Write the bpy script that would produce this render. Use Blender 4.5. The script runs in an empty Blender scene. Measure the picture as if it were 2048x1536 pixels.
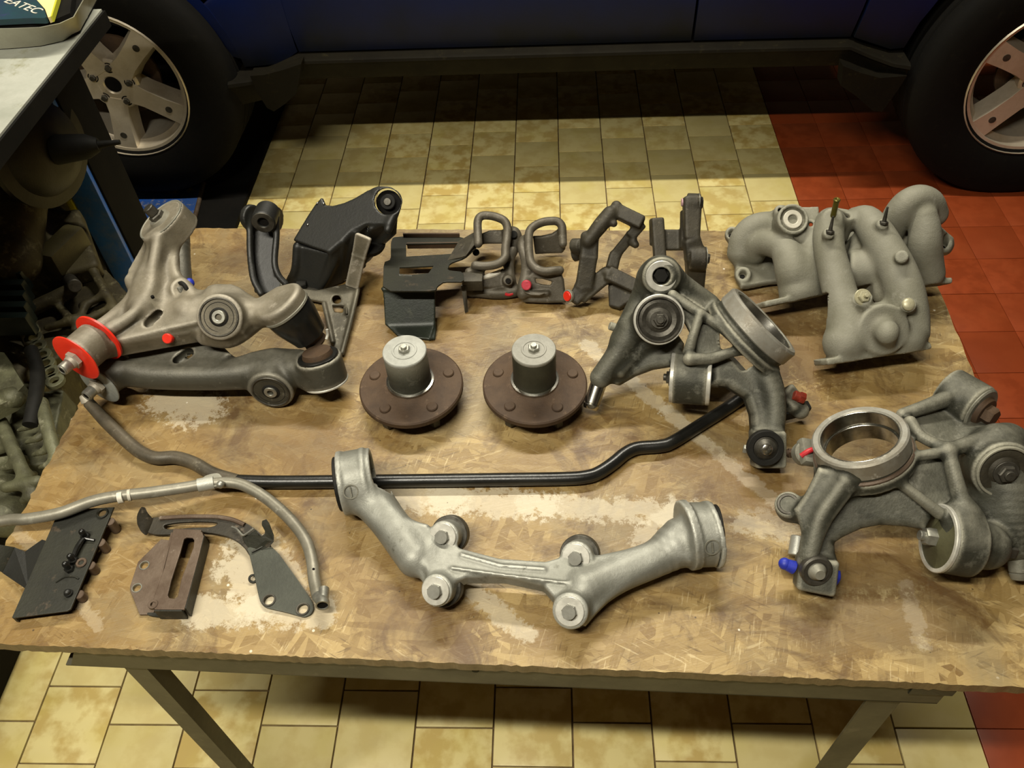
import bpy, bmesh, math, random
import numpy as np
from mathutils import Vector, Matrix
rnd = random.Random(7)
SC = bpy.context.scene
COL = SC.collection
PI = math.pi
# ------------------------------------------------------------------ camera
H = 1.73          # eye height above the floor
HT = 0.78         # height of the board's top face
FPX = 1665.0
th, roll, yaw = (math.radians(a) for a in (48.424, -3.5575, -4.0206))
CF = np.array([math.sin(yaw)*math.cos(th), math.cos(yaw)*math.cos(th), -math.sin(th)])
_r = np.array([math.cos(yaw), -math.sin(yaw), 0.0]); _u = np.cross(_r, CF)
CR = math.cos(roll)*_r + math.sin(roll)*_u
CU = -math.sin(roll)*_r + math.cos(roll)*_u
cd = bpy.data.cameras.new('camera'); cam = bpy.data.objects.new('camera', cd); COL.objects.link(cam)
m3 = Matrix(((CR[0], CU[0], -CF[0]), (CR[1], CU[1], -CF[1]), (CR[2], CU[2], -CF[2])))
cam.matrix_world = Matrix.Translation((0, 0, H)) @ m3.to_4x4()
cd.sensor_fit = 'HORIZONTAL'; cd.sensor_width = 36; cd.lens = 36*FPX/2048
cd.clip_start = 0.02; cd.clip_end = 60
SC.camera = cam
# ------------------------------------------------------------------ light
SC.view_settings.view_transform = 'Standard'; SC.view_settings.look = 'None'
SC.view_settings.gamma = 1; SC.view_settings.use_curve_mapping = False
SC.view_settings.exposure = 0.0
SC.cycles.max_bounces = 6; SC.cycles.use_denoising = True
W = bpy.data.worlds.new('garage_air'); SC.world = W; W.use_nodes = True
W.node_tree.nodes['Background'].inputs[0].default_value = (1.0, .86, .66, 1)
W.node_tree.nodes['Background'].inputs[1].default_value = 0.10
def tube_light(name, loc, length, power, col, width=.06):
    l = bpy.data.lights.new(name, 'AREA'); l.shape = 'RECTANGLE'; l.size = length; l.size_y = width
    l.energy = power; l.color = col
    o = bpy.data.objects.new(name, l); COL.objects.link(o); o.location = loc
    return o
tube_light('ceiling_tube_light', (-.75, -.20, 3.0), 1.5, 88, (1, .94, .80))
tube_light('ceiling_tube_light', (-.1, 2.08, 3.0), 1.5, 86, (1, .94, .79))
# ------------------------------------------------------------------ placing helpers
def ray(x, y): return CF + CR*(x-1024)/FPX - CU*(y-768)/FPX
def P(x, y, z): d = ray(x, y); return np.array([0, 0, H]) + d*((z-H)/d[2])
def PY(x, y, Y): d = ray(x, y); return np.array([0, 0, H]) + d*(Y/d[1])
def T(x, y, h=0.0): return P(x, y, HT+h)
def pxm(p, n): return n*float((np.asarray(p)-[0, 0, H]) @ CF)/FPX
def nrm(v): v = np.asarray(v, float); return v/np.linalg.norm(v)
def cdir(dx, dy, dt): return nrm(CR*dx - CU*dy - CF*dt)
def basis(a):
    a = nrm(a); t = np.array([0, 0, 1.]) if abs(a[2]) < .9 else np.array([1., 0, 0])
    u = nrm(np.cross(t, a)); return u, np.cross(a, u), a
# ------------------------------------------------------------------ objects
BASE = {}
def tag(o, label=None, cat=None, group=None, kind=None):
    if label: o['label'] = label
    if cat: o['category'] = cat
    if group: o['group'] = group
    if kind: o['kind'] = kind
    return o
def thing(name, base, label, cat, group=None):
    o = bpy.data.objects.new(name, None); COL.objects.link(o); o.empty_display_size = .05
    o.location = base; BASE[o.name] = np.array(base, float); tag(o, label, cat, group); return o
def link(name, me, parent, m):
    o = bpy.data.objects.new(name, me); COL.objects.link(o)
    if m is not None:
        me.materials.clear(); me.materials.append(m)
    if parent is not None:
        o.parent = parent; BASE[o.name] = BASE[parent.name]
    else: BASE[o.name] = np.zeros(3)
    return o
def make_mesh(V, Fs, base, ang=35, smooth=True):
    me = bpy.data.meshes.new('m'); V = np.asarray(V, float)-base
    me.from_pydata(V.tolist(), [], Fs); me.validate(); me.update()
    if smooth:
        me.polygons.foreach_set('use_smooth', [True]*len(me.polygons))
        if ang: me.set_sharp_from_angle(angle=math.radians(ang))
    return me
class G:
    """collects shapes in world space, builds ONE mesh object"""
    def __init__(s): s.V = []; s.F = []
    def add(s, V, Fs):
        n = len(s.V); s.V += [tuple(v) for v in V]; s.F += [tuple(i+n for i in f) for f in Fs]; return s
    def box(s, c, sx, sy, sz, ax=None):
        if ax is None: ax = np.eye(3)
        V = [np.asarray(c)+ax[0]*i*sx/2+ax[1]*j*sy/2+ax[2]*k*sz/2 for i in (-1, 1) for j in (-1, 1) for k in (-1, 1)]
        return s.add(V, [(0, 1, 3, 2), (4, 6, 7, 5), (0, 4, 5, 1), (2, 3, 7, 6), (0, 2, 6, 4), (1, 5, 7, 3)])
    def bev(s, c, sx, sy, sz, b, ax=None):
        if ax is None: ax = np.eye(3)
        bm = bmesh.new(); bmesh.ops.create_cube(bm, size=1)
        for v in bm.verts: v.co = Vector((v.co.x*sx, v.co.y*sy, v.co.z*sz))
        bmesh.ops.bevel(bm, geom=bm.edges[:], offset=b, segments=2, affect='EDGES', profile=.6)
        V = [np.asarray(c)+ax[0]*v.co.x+ax[1]*v.co.y+ax[2]*v.co.z for v in bm.verts]
        Fs = [tuple(v.index for v in f.verts) for f in bm.faces]; bm.free(); return s.add(V, Fs)
    def lathe(s, c, ax, prof, n=32, rot=0.0, closed=False):
        """prof: (r, t) pairs along the axis"""
        u, v, a = basis(ax); V = []; Fs = []; m = len(prof)
        for r, t in prof:
            for i in range(n):
                q = rot+2*PI*i/n; V.append(np.asarray(c)+a*t+(u*math.cos(q)+v*math.sin(q))*max(r, 1e-5))
        for j in range(m if closed else m-1):
            for i in range(n):
                k = (i+1) % n; jj = (j+1) % m
                Fs.append((j*n+i, j*n+k, jj*n+k, jj*n+i))
        if not closed:
            Fs.append(tuple(range(n))[::-1]); Fs.append(tuple((m-1)*n+i for i in range(n)))
        return s.add(V, Fs)
    def cyl(s, a, b, r, r2=None, n=28, ch=None):
        a = np.asarray(a, float); b = np.asarray(b, float); L = np.linalg.norm(b-a); r2 = r if r2 is None else r2
        ch = min(r, L)*.12 if ch is None else ch
        return s.lathe(a, b-a, [(r-ch, 0), (r, ch), (r2, L-ch), (r2-ch, L)], n)
    def ring(s, a, b, ro, ri, n=40, ch=.001):
        a = np.asarray(a, float); b = np.asarray(b, float); L = np.linalg.norm(b-a)
        return s.lathe(a, b-a, [(ri, 0), (ro-ch, 0), (ro, ch), (ro, L-ch), (ro-ch, L), (ri+ch, L), (ri, L-ch)], n, closed=True)
    def hexn(s, a, b, r): 
        a = np.asarray(a, float); b = np.asarray(b, float); L = np.linalg.norm(b-a)
        return s.lathe(a, b-a, [(r, 0), (r, L*.8), (r*.86, L)], 6)
    def ball(s, c, r, ax=(0, 0, 1), f=1.0, n=20):
        return s.lathe(c, ax, [(r*math.sin(PI*i/10), -r*f*math.cos(PI*i/10)) for i in range(11)], n)
    def tube(s, pts, rad, n=16, close=True, sub=6, hollow=0.0):
        """smooth round bar through points"""
        pts = [np.asarray(p, float) for p in pts]
        if not hasattr(rad, '__len__'): rad = [rad]*len(pts)
        C = []; R = []
        if sub > 1:
            q = [2*pts[0]-pts[1]]+pts+[2*pts[-1]-pts[-2]]
            for i in range(len(pts)-1):
                p0, p1, p2, p3 = q[i:i+4]
                for j in range(sub):
                    t = j/sub; C.append(.5*((2*p1)+(-p0+p2)*t+(2*p0-5*p1+4*p2-p3)*t*t+(-p0+3*p1-3*p2+p3)*t**3)); R.append(rad[i]*(1-t)+rad[i+1]*t)
            C.append(pts[-1]); R.append(rad[-1])
        else: C = pts; R = list(rad)
        V = []; Fs = []; u = None
        for i, c in enumerate(C):
            d = nrm(C[min(i+1, len(C)-1)]-C[max(i-1, 0)])
            u = basis(d)[0] if u is None else nrm(u-d*(u@d)); v = np.cross(d, u)
            for k in range(n):
                a = 2*PI*k/n; V.append(c+(u*math.cos(a)+v*math.sin(a))*R[i])
        for i in range(len(C)-1):
            for k in range(n): Fs.append((i*n+k, i*n+(k+1) % n, (i+1)*n+(k+1) % n, (i+1)*n+k))
        if hollow:
            m = len(C)-1; d = nrm(C[-1]-C[-2]); nb = len(V); v = np.cross(d, u)
            for k in range(n):
                a = 2*PI*k/n; V.append(C[-1]+(u*math.cos(a)+v*math.sin(a))*R[-1]*hollow)
            for k in range(n):
                a = 2*PI*k/n; V.append(C[-1]-d*R[-1]*3+(u*math.cos(a)+v*math.sin(a))*R[-1]*hollow)
            for k in range(n):
                Fs.append((m*n+k, m*n+(k+1) % n, nb+(k+1) % n, nb+k)); Fs.append((nb+k, nb+(k+1) % n, nb+n+(k+1) % n, nb+n+k))
            Fs.append(tuple(nb+n+k for k in range(n))); Fs.append(tuple(range(n))[::-1])
        else:
            Fs.append(tuple(range(n))[::-1]); Fs.append(tuple((len(C)-1)*n+k for k in range(n)))
        return s.add(V, Fs)
    def prism(s, pts, off):
        """closed 3-D outline swept by a vector"""
        n = len(pts); V = [np.asarray(p) for p in pts]+[np.asarray(p)+off for p in pts]
        return s.add(V, [tuple(range(n))[::-1], tuple(range(n, 2*n))]+[(i, (i+1) % n, n+(i+1) % n, n+i) for i in range(n)])
    def build(s, name, m, parent=None, ang=35, smooth=True):
        base = BASE[parent.name] if parent is not None else np.zeros(3)
        me = make_mesh(s.V, s.F, base, ang, smooth)
        bm = bmesh.new(); bm.from_mesh(me); bmesh.ops.recalc_face_normals(bm, faces=bm.faces[:]); bm.to_mesh(me); bm.free()
        return link(name, me, parent, m)
def newell(pts):
    n = np.zeros(3); c = np.mean(pts, axis=0)
    for i in range(len(pts)): n += np.cross(pts[i]-c, pts[(i+1) % len(pts)]-c)
    return nrm(n)
def plate(name, pts, thick, m, parent, holes=(), bevel=.0006, up=None):
    """flat sheet with real holes: outline and holes are 3-D points of one plane (its top face)"""
    pts = [np.asarray(p, float) for p in pts]; n = newell(pts)
    ref = np.array([0, 0, 1.]) if up is None else np.asarray(up)
    if n @ ref < 0: n = -n
    u = nrm(pts[1]-pts[0]); u = nrm(u-n*(u@n)); v = np.cross(n, u); o = np.mean(pts, axis=0)
    cu = bpy.data.curves.new('c', 'CURVE'); cu.dimensions = '2D'; cu.fill_mode = 'BOTH'
    cu.extrude = max(thick/2-bevel, 1e-4); cu.bevel_depth = bevel; cu.bevel_resolution = 1; cu.offset = -bevel
    for loop in [pts]+list(holes):
        sp = cu.splines.new('POLY'); sp.points.add(len(loop)-1); sp.use_cyclic_u = True
        for i, p in enumerate(loop):
            d = np.asarray(p)-o; sp.points[i].co = (d@u, d@v, 0, 1)
    ob = bpy.data.objects.new('tmp', cu); COL.objects.link(ob)
    me = bpy.data.meshes.new_from_object(ob.evaluated_get(bpy.context.evaluated_depsgraph_get()))
    bpy.data.objects.remove(ob); bpy.data.curves.remove(cu)
    base = BASE[parent.name] if parent is not None else np.zeros(3)
    oo = o-n*thick/2
    for w in me.vertices:
        c = w.co; q = oo+u*c.x+v*c.y+n*c.z-base; w.co = Vector(q)
    me.polygons.foreach_set('use_smooth', [True]*len(me.polygons)); me.set_sharp_from_angle(angle=math.radians(40)); me.update()
    return link(name, me, parent, m)
def circle(c, n, r, k=18):
    u, v, a = basis(n); return [np.asarray(c)+(u*math.cos(2*PI*i/k)+v*math.sin(2*PI*i/k))*r for i in range(k)]
def plane3(a, b, c):
    """pixel -> point on the plane through three (px, py, h) points above the board"""
    A, B, C_ = T(*a), T(*b), T(*c); n = np.cross(B-A, C_-A); o = np.array([0, 0, H])
    def f(x, y): d = ray(x, y); return o+d*(((A-o)@n)/(d@n))
    return f
def rr(pts, k=3, amt=.35):
    """round the corners of an outline"""
    out = []; n = len(pts)
    for i in range(n):
        a, b, c = (np.asarray(pts[j % n], float) for j in (i-1, i, i+1))
        p = b+(a-b)*amt; q = b+(c-b)*amt
        for j in range(k+1):
            t = j/k; out.append((1-t)**2*p+2*t*(1-t)*b+t*t*q)
    return out
# ------------------------------------------------------------------ castings: solids blended by distance fields
class Cast:
    def __init__(s, vox=.0025, k=.008): s.vox = vox; s.k = k; s.ops = []
    def _add(s, f, lo, hi, sign, k): s.ops.append((sign, s.k if k is None else k, f, np.asarray(lo), np.asarray(hi))); return s
    def cap(s, a, ra, b, rb=None, sign=1, k=None):
        a = np.asarray(a, float); b = np.asarray(b, float); rb = ra if rb is None else rb; ba = b-a; L2 = max(ba@ba, 1e-9)
        def f(p):
            pa = p-a; h = np.clip(pa@ba/L2, 0, 1); return np.linalg.norm(pa-h[..., None]*ba, axis=-1)-(ra+(rb-ra)*h)
        r = max(ra, rb); return s._add(f, np.minimum(a, b)-r, np.maximum(a, b)+r, sign, k)
    def chain(s, pr, sign=1, k=None, sub=4):
        """smooth tapering limb through (point, radius) pairs"""
        P4 = [np.append(np.asarray(p, float), r) for p, r in pr]
        if len(P4) > 2 and sub > 1:
            q = [2*P4[0]-P4[1]]+P4+[2*P4[-1]-P4[-2]]; C = []
            for i in range(len(P4)-1):
                p0, p1, p2, p3 = q[i:i+4]
                for j in range(sub):
                    t = j/sub; C.append(.5*((2*p1)+(-p0+p2)*t+(2*p0-5*p1+4*p2-p3)*t*t+(-p0+3*p1-3*p2+p3)*t**3))
            C.append(P4[-1])
        else: C = P4
        A = np.array(C)
        def f(p):
            d = None
            for a, b in zip(A[:-1], A[1:]):
                ba = b[:3]-a[:3]; L2 = max(ba@ba, 1e-9); pa = p-a[:3]; h = np.clip(pa@ba/L2, 0, 1)
                e = np.linalg.norm(pa-h[..., None]*ba, axis=-1)-(a[3]+(b[3]-a[3])*h)
                d = e if d is None else np.minimum(d, e)
            return d
        r = A[:, 3:].max(); return s._add(f, A[:, :3].min(0)-r, A[:, :3].max(0)+r, sign, k)
    def cyl(s, a, b, r, rnd=.002, sign=1, k=None):
        a = np.asarray(a, float); b = np.asarray(b, float); L = np.linalg.norm(b-a); ax = (b-a)/L; c = (a+b)/2
        def f(p):
            q = p-c; t = q@ax; d = np.sqrt(np.maximum((q*q).sum(-1)-t*t, 0)); dx = d-r+rnd; dy = np.abs(t)-L/2+rnd
            return np.minimum(np.maximum(dx, dy), 0)+np.sqrt(np.maximum(dx, 0)**2+np.maximum(dy, 0)**2)-rnd
        e = r+L*0; return s._add(f, np.minimum(a, b)-e, np.maximum(a, b)+e, sign, k)
    def ring(s, a, b, ro, ri, rnd=.002, k=None):
        a = np.asarray(a, float); b = np.asarray(b, float)
        s.cyl(a, b, ro, rnd, 1, k); d = (b-a)*.4; return s.cyl(a-d, b+d, ri, .0005, -1, .0015)
    def bar(s, a, b, wa, wb, t, n, rnd=.003, sign=1, k=None, tb=None):
        """flat tapered beam: widths wa, wb across, thickness t along n"""
        a = np.asarray(a, float); b = np.asarray(b, float); L = np.linalg.norm(b-a); ax = (b-a)/L
        n = nrm(np.asarray(n)-ax*(np.asarray(n)@ax)); u = np.cross(n, ax); tb = t if tb is None else tb
        def f(p):
            q = p-a; x = q@ax; h = np.clip(x/L, 0, 1); w = (wa+(wb-wa)*h)/2; tt = (t+(tb-t)*h)/2
            dx = np.abs(x-L/2)-L/2+rnd; dy = np.abs(q@u)-w+rnd; dz = np.abs(q@n)-tt+rnd
            return np.minimum(np.maximum(np.maximum(dx, dy), dz), 0)+np.sqrt(np.maximum(dx, 0)**2+np.maximum(dy, 0)**2+np.maximum(dz, 0)**2)-rnd
        e = max(wa, wb, t, tb)/2*1.2; return s._add(f, np.minimum(a, b)-e, np.maximum(a, b)+e, sign, k)
    def poly(s, pts, thick, rnd=.003, sign=1, k=None, n=None):
        """slab with a polygonal outline, pts on its middle plane"""
        pts = [np.asarray(p, float) for p in pts]; n = newell(pts) if n is None else nrm(n); u = nrm(pts[1]-pts[0]); u = nrm(u-n*(u@n)); v = np.cross(n, u); o = np.mean(pts, axis=0)
        Q = np.array([[(p-o)@u, (p-o)@v] for p in pts])
        def f(p):
            q = p-o; x = q@u; y = q@v; z = q@n
            d = np.full(x.shape, 1e9, x.dtype); sg = np.ones(x.shape, x.dtype)
            for i in range(len(Q)):
                a = Q[i]; b = Q[i-1]; e = b-a; wx = x-a[0]; wy = y-a[1]
                t = np.clip((wx*e[0]+wy*e[1])/max(e@e, 1e-12), 0, 1); d = np.minimum(d, (wx-e[0]*t)**2+(wy-e[1]*t)**2)
                c1 = y >= a[1]; c2 = y < b[1]; c3 = e[0]*wy > e[1]*wx
                sg = np.where((c1 & c2 & c3) | (~c1 & ~c2 & ~c3), -sg, sg)
            d = sg*np.sqrt(d)+rnd; w = np.abs(z)-thick/2+rnd
            return np.minimum(np.maximum(d, w), 0)+np.sqrt(np.maximum(d, 0)**2+np.maximum(w, 0)**2)-rnd
        A = np.array(pts); return s._add(f, A.min(0)-thick, A.max(0)+thick, sign, k)
    def build(s, name, m, parent):
        vx = s.vox; lo = np.min([o[3] for o in s.ops if o[0] > 0], axis=0)-4*vx; hi = np.max([o[4] for o in s.ops if o[0] > 0], axis=0)+4*vx
        n = np.ceil((hi-lo)/vx).astype(int)+1; D = np.full(n, .05, np.float32)
        ax = [lo[i]+vx*np.arange(n[i]) for i in range(3)]
        for sign, k, f, a, b in s.ops:
            mrg = k+3*vx
            i0 = np.clip(((a-mrg-lo)/vx).astype(int), 0, n-1); i1 = np.clip(((b+mrg-lo)/vx).astype(int)+2, 1, n)
            if np.any(i1 <= i0): continue
            sl = tuple(slice(p, q) for p, q in zip(i0, i1))
            g = np.stack(np.meshgrid(*[ax[i][sl[i]] for i in range(3)], indexing='ij'), -1).astype(np.float32)
            d = f(g).astype(np.float32); c = D[sl]
            if sign > 0: h = np.maximum(k-np.abs(c-d), 0)/k; D[sl] = np.minimum(c, d)-h*h*k/4
            else: d = -d; h = np.maximum(k-np.abs(c-d), 0)/k; D[sl] = np.maximum(c, d)+h*h*k/4
        ins = D < 0; c = ins[:-1, :-1, :-1].astype(np.int8)
        tot = sum(ins[i:n[0]-1+i, j:n[1]-1+j, l:n[2]-1+l].astype(np.int8) for i in (0, 1) for j in (0, 1) for l in (0, 1))
        cells = np.argwhere((tot > 0) & (tot < 8)); idx = np.full(tot.shape, -1, np.int32); idx[tuple(cells.T)] = np.arange(len(cells))
        acc = np.zeros((len(cells), 3)); cnt = np.zeros(len(cells))
        cor = [(i, j, l) for i in (0, 1) for j in (0, 1) for l in (0, 1)]
        for p in cor:
            for axx in range(3):
                if p[axx]: continue
                q = list(p); q[axx] = 1
                va = D[tuple((cells+p).T)]; vb = D[tuple((cells+q).T)]; mk = (va < 0) != (vb < 0)
                t = np.where(mk, va/np.where(mk, va-vb, 1), 0); e = np.array(p, float)[None].repeat(len(cells), 0); e[:, axx] += t
                acc[mk] += e[mk]; cnt[mk] += 1
        V = lo+(cells+acc/cnt[:, None])*vx
        Fs = []
        for axx in range(3):
            o1, o2 = (axx+1) % 3, (axx+2) % 3
            s0 = [slice(None)]*3; s1 = [slice(None)]*3; s0[axx] = slice(0, -1); s1[axx] = slice(1, None)
            A = ins[tuple(s0)]; B = ins[tuple(s1)]; E_ = np.argwhere(A != B)
            E_ = E_[(E_[:, o1] > 0) & (E_[:, o2] > 0) & (E_[:, o1] < n[o1]-1) & (E_[:, o2] < n[o2]-1)]
            sg = A[tuple(E_.T)]
            d1 = np.zeros(3, int); d1[o1] = 1; d2 = np.zeros(3, int); d2[o2] = 1
            q = np.stack([idx[tuple((E_-d1-d2).T)], idx[tuple((E_-d2).T)], idx[tuple(E_.T)], idx[tuple((E_-d1).T)]], 1)
            q[~sg] = q[~sg][:, ::-1]; Fs.append(q)
        Fq = np.concatenate(Fs); Fq = Fq[(Fq >= 0).all(1)]
        base = BASE[parent.name] if parent is not None else np.zeros(3)
        me = bpy.data.meshes.new('m'); me.vertices.add(len(V)); me.vertices.foreach_set('co', (V-base).astype(np.float32).ravel())
        me.loops.add(len(Fq)*4); me.loops.foreach_set('vertex_index', Fq.ravel().astype(np.int32))
        me.polygons.add(len(Fq)); me.polygons.foreach_set('loop_start', np.arange(0, len(Fq)*4, 4, dtype=np.int32)); me.polygons.foreach_set('loop_total', np.full(len(Fq), 4, np.int32))
        me.update(calc_edges=True); me.validate(); me.polygons.foreach_set('use_smooth', [True]*len(me.polygons))
        return link(name, me, parent, m)
# ------------------------------------------------------------------ materials
def lin(h):
    h = h.lstrip('#'); c = [int(h[i:i+2], 16)/255 for i in (0, 2, 4)]
    return tuple(x/12.92 if x <= .04045 else ((x+.055)/1.055)**2.4 for x in c)+(1,)
class N:
    def __init__(s, m): s.t = m.node_tree; s.n = s.t.nodes; s.l = s.t.links; s.b = s.n['Principled BSDF']
    def new(s, ty, **kw):
        o = s.n.new(ty)
        for k, v in kw.items(): setattr(o, k, v)
        return o
    def tc(s, out='Object'): return s.new('ShaderNodeTexCoord').outputs[out]
    def noise(s, vec, scale, detail=4, rough=.6, out='Fac', dist=0):
        o = s.new('ShaderNodeTexNoise'); s.l.new(vec, o.inputs['Vector']); o.inputs['Scale'].default_value = scale
        o.inputs['Detail'].default_value = detail; o.inputs['Roughness'].default_value = rough; o.inputs['Distortion'].default_value = dist; return o.outputs[out]
    def ramp(s, fac, a, b, ca=(0, 0, 0, 1), cb=(1, 1, 1, 1)):
        o = s.new('ShaderNodeValToRGB'); s.l.new(fac, o.inputs[0]); e = o.color_ramp.elements
        e[0].position = a; e[1].position = b; e[0].color = ca; e[1].color = cb; return o.outputs[0]
    def mix(s, fac, a, b, mode='MIX'):
        o = s.new('ShaderNodeMix', data_type='RGBA', blend_type=mode)
        for i, v in ((0, fac), (6, a), (7, b)):
            if isinstance(v, bpy.types.NodeSocket): s.l.new(v, o.inputs[i])
            else: o.inputs[i].default_value = v
        return o.outputs[2]
    def math(s, op, a, b=None, c=None, clamp=False):
        o = s.new('ShaderNodeMath', operation=op, use_clamp=clamp)
        for i, v in enumerate((a, b, c)):
            if v is None: continue
            if isinstance(v, bpy.types.NodeSocket): s.l.new(v, o.inputs[i])
            else: o.inputs[i].default_value = v
        return o.outputs[0]
    def bump(s, h, strength, dist=.002):
        o = s.new('ShaderNodeBump'); s.l.new(h, o.inputs['Height']); o.inputs['Strength'].default_value = strength; o.inputs['Distance'].default_value = dist
        s.l.new(o.outputs[0], s.b.inputs['Normal'])
    def set(s, k, v):
        if isinstance(v, bpy.types.NodeSocket): s.l.new(v, s.b.inputs[k])
        else: s.b.inputs[k].default_value = v
_mats = {}
def mat(name, c1, c2=None, c3=None, metal=0., rough=.5, r2=None, scale=25, bump=.25, fine=260, a=.4, b=.62, c3a=.6, c3b=.7, bd=.001, spec=.5, wear_tone=None):
    if name in _mats: return _mats[name]
    m = bpy.data.materials.new(name); m.use_nodes = True; _mats[name] = m; n = N(m)
    c1 = lin(c1); c2 = lin(c2) if c2 else c1; v = n.tc()
    f = n.noise(v, scale, 5, .65); col = n.mix(n.ramp(f, a, b), c1, c2)
    g = n.noise(v, fine, 3, .7)
    if c3: col = n.mix(n.ramp(n.noise(v, scale*2.7, 6, .7), c3a, c3b), col, lin(c3))
    col = n.mix(.25, col, n.mix(g, (.35, .35, .35, 1), (1, 1, 1, 1)), 'MULTIPLY')
    if wear_tone:
        pt = n.new('ShaderNodeNewGeometry').outputs['Pointiness']
        col = n.mix(n.math('MULTIPLY', n.ramp(n.math('ADD', pt, n.math('MULTIPLY_ADD', f, .03, -.015)), .505, .545), .75), col, lin(wear_tone[0]))
        col = n.mix(n.math('MULTIPLY', n.ramp(n.math('ADD', pt, n.math('MULTIPLY_ADD', f, .03, -.015)), .455, .497, (1, 1, 1, 1), (0, 0, 0, 1)), .8), col, lin(wear_tone[1]))  # darker tone in the hollows
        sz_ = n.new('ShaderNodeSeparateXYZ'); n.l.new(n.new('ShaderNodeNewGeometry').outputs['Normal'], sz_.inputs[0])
        top_tone = n.math('MULTIPLY', n.ramp(sz_.outputs[2], .62, .92), n.math('MULTIPLY_ADD', n.ramp(n.noise(v, 30, 5, .7), .35, .7), wear_tone[2] if len(wear_tone) > 2 else .30, .05))  # paler tone where the face turns up
        col = n.mix(top_tone, col, lin(wear_tone[0]))
    n.set('Base Color', col); n.set('Metallic', metal)
    r2 = rough if r2 is None else r2
    n.set('Roughness', n.math('ADD', n.math('MULTIPLY', f, r2-rough), rough)); n.set('Specular IOR Level', spec)
    if bump: n.bump(n.math('ADD', g, n.math('MULTIPLY', f, 2.)), bump, bd)
    return m
M_ALU = mat('weathered_cast_aluminium', '#8f8d80', '#6d6b5e', '#a9a697', metal=.35, rough=.5, r2=.62, scale=14, bump=.35)
M_ALUD = mat('grimy_cast_aluminium', '#48483d', '#2c2c23', '#706f64', metal=.3, rough=.5, r2=.7, scale=16, bump=.5, a=.35, b=.6, c3a=.55, c3b=.72, wear_tone=('#a09d8c', '#1f1e14'))
M_ALUB = mat('pale_cast_aluminium', '#8f8f86', '#75756b', '#5d5c50', metal=.4, rough=.42, r2=.6, scale=14, bump=.35, c3a=.60, c3b=.70, wear_tone=('#b4b4aa', '#4a493c', .15))
M_ARM = mat('dirty_tan_aluminium', '#766e5c', '#565040', '#999182', metal=.25, rough=.45, r2=.65, scale=10, bump=.3, wear_tone=('#a9a293', '#2c271b'))
M_ARM2 = mat('dark_oily_aluminium', '#4c4a3f', '#38362c', '#8b8878', metal=.25, rough=.42, r2=.6, scale=9, bump=.3, c3a=.6, c3b=.75, wear_tone=('#8f8b7d', '#1c1a13'))
M_MANI = mat('sandy_grey_casting', '#7e7c6e', '#6a6858', '#8a887b', metal=.1, rough=.62, r2=.75, scale=12, bump=.5, fine=420, wear_tone=('#8d8b7c', '#4e4a3a', .2))
M_BLK = mat('satin_black_paint', '#1f1f1b', '#181815', None, metal=.0, rough=.42, r2=.55, scale=18, bump=.25)
M_BLKG = mat('gloss_black_paint', '#141412', '#1c1c19', None, metal=0, rough=.22, r2=.4, scale=18, bump=.15)
M_RUB = mat('black_rubber', '#151410', '#1c1b17', None, rough=.6, r2=.8, scale=40, bump=.2, spec=.25)
M_STL = mat('dull_zinc_steel', '#a5a498', '#84837a', None, metal=.7, rough=.35, r2=.5, scale=60, bump=.1)
M_CHR = mat('bright_machined_steel', '#cfcdc4', '#a5a299', None, metal=1, rough=.18, r2=.3, scale=60, bump=.05)
M_STLD = mat('dark_oily_steel', '#55524a', '#3a372f', None, metal=.6, rough=.4, r2=.6, scale=50, bump=.2)
M_RUST = mat('brown_rusted_steel', '#4c3926', '#3e2e1f', '#64503c', metal=.2, rough=.62, r2=.75, scale=20, bump=.35)
M_RUSTG = mat('rusty_grey_steel', '#6b5c4e', '#544436', '#85786a', metal=.4, rough=.45, r2=.65, scale=20, bump=.3)
M_OLIVE = mat('olive_black_steel', '#2c2c22', '#202018', '#4a3f31', metal=.2, rough=.42, r2=.6, scale=16, bump=.25)
M_CAL = mat('greasy_iron', '#3f3a2d', '#2e2a20', '#635c4c', metal=.2, rough=.5, r2=.7, scale=22, bump=.4)
M_CALG = mat('worn_grey_iron', '#5c564a', '#4a4437', '#706a5e', metal=.3, rough=.5, r2=.6, scale=22, bump=.35)
M_RED = mat('red_poly_plastic', '#e5321c', '#d92a18', None, rough=.4, scale=20, bump=.05)
M_REDP = mat('red_paint_dab', '#c2252c', '#a81f28', None, rough=.5, scale=60, bump=.2)
M_BLUE = mat('blue_paint_dab', '#2433a8', '#1e2a90', None, rough=.5, scale=60, bump=.2)
M_WHT = mat('white_paint', '#d8d3c4', '#bdb7a6', None, rough=.6, scale=60, bump=.2)
M_PIPE = mat('grey_zinc_pipe', '#8c887a', '#747062', '#a19e90', metal=.35, rough=.42, r2=.5, scale=18, bump=.15)
M_FRAME = mat('olive_grey_painted_steel', '#4f4a38', '#423d2d', '#5f5946', metal=.1, rough=.45, r2=.6, scale=12, bump=.1)
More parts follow.
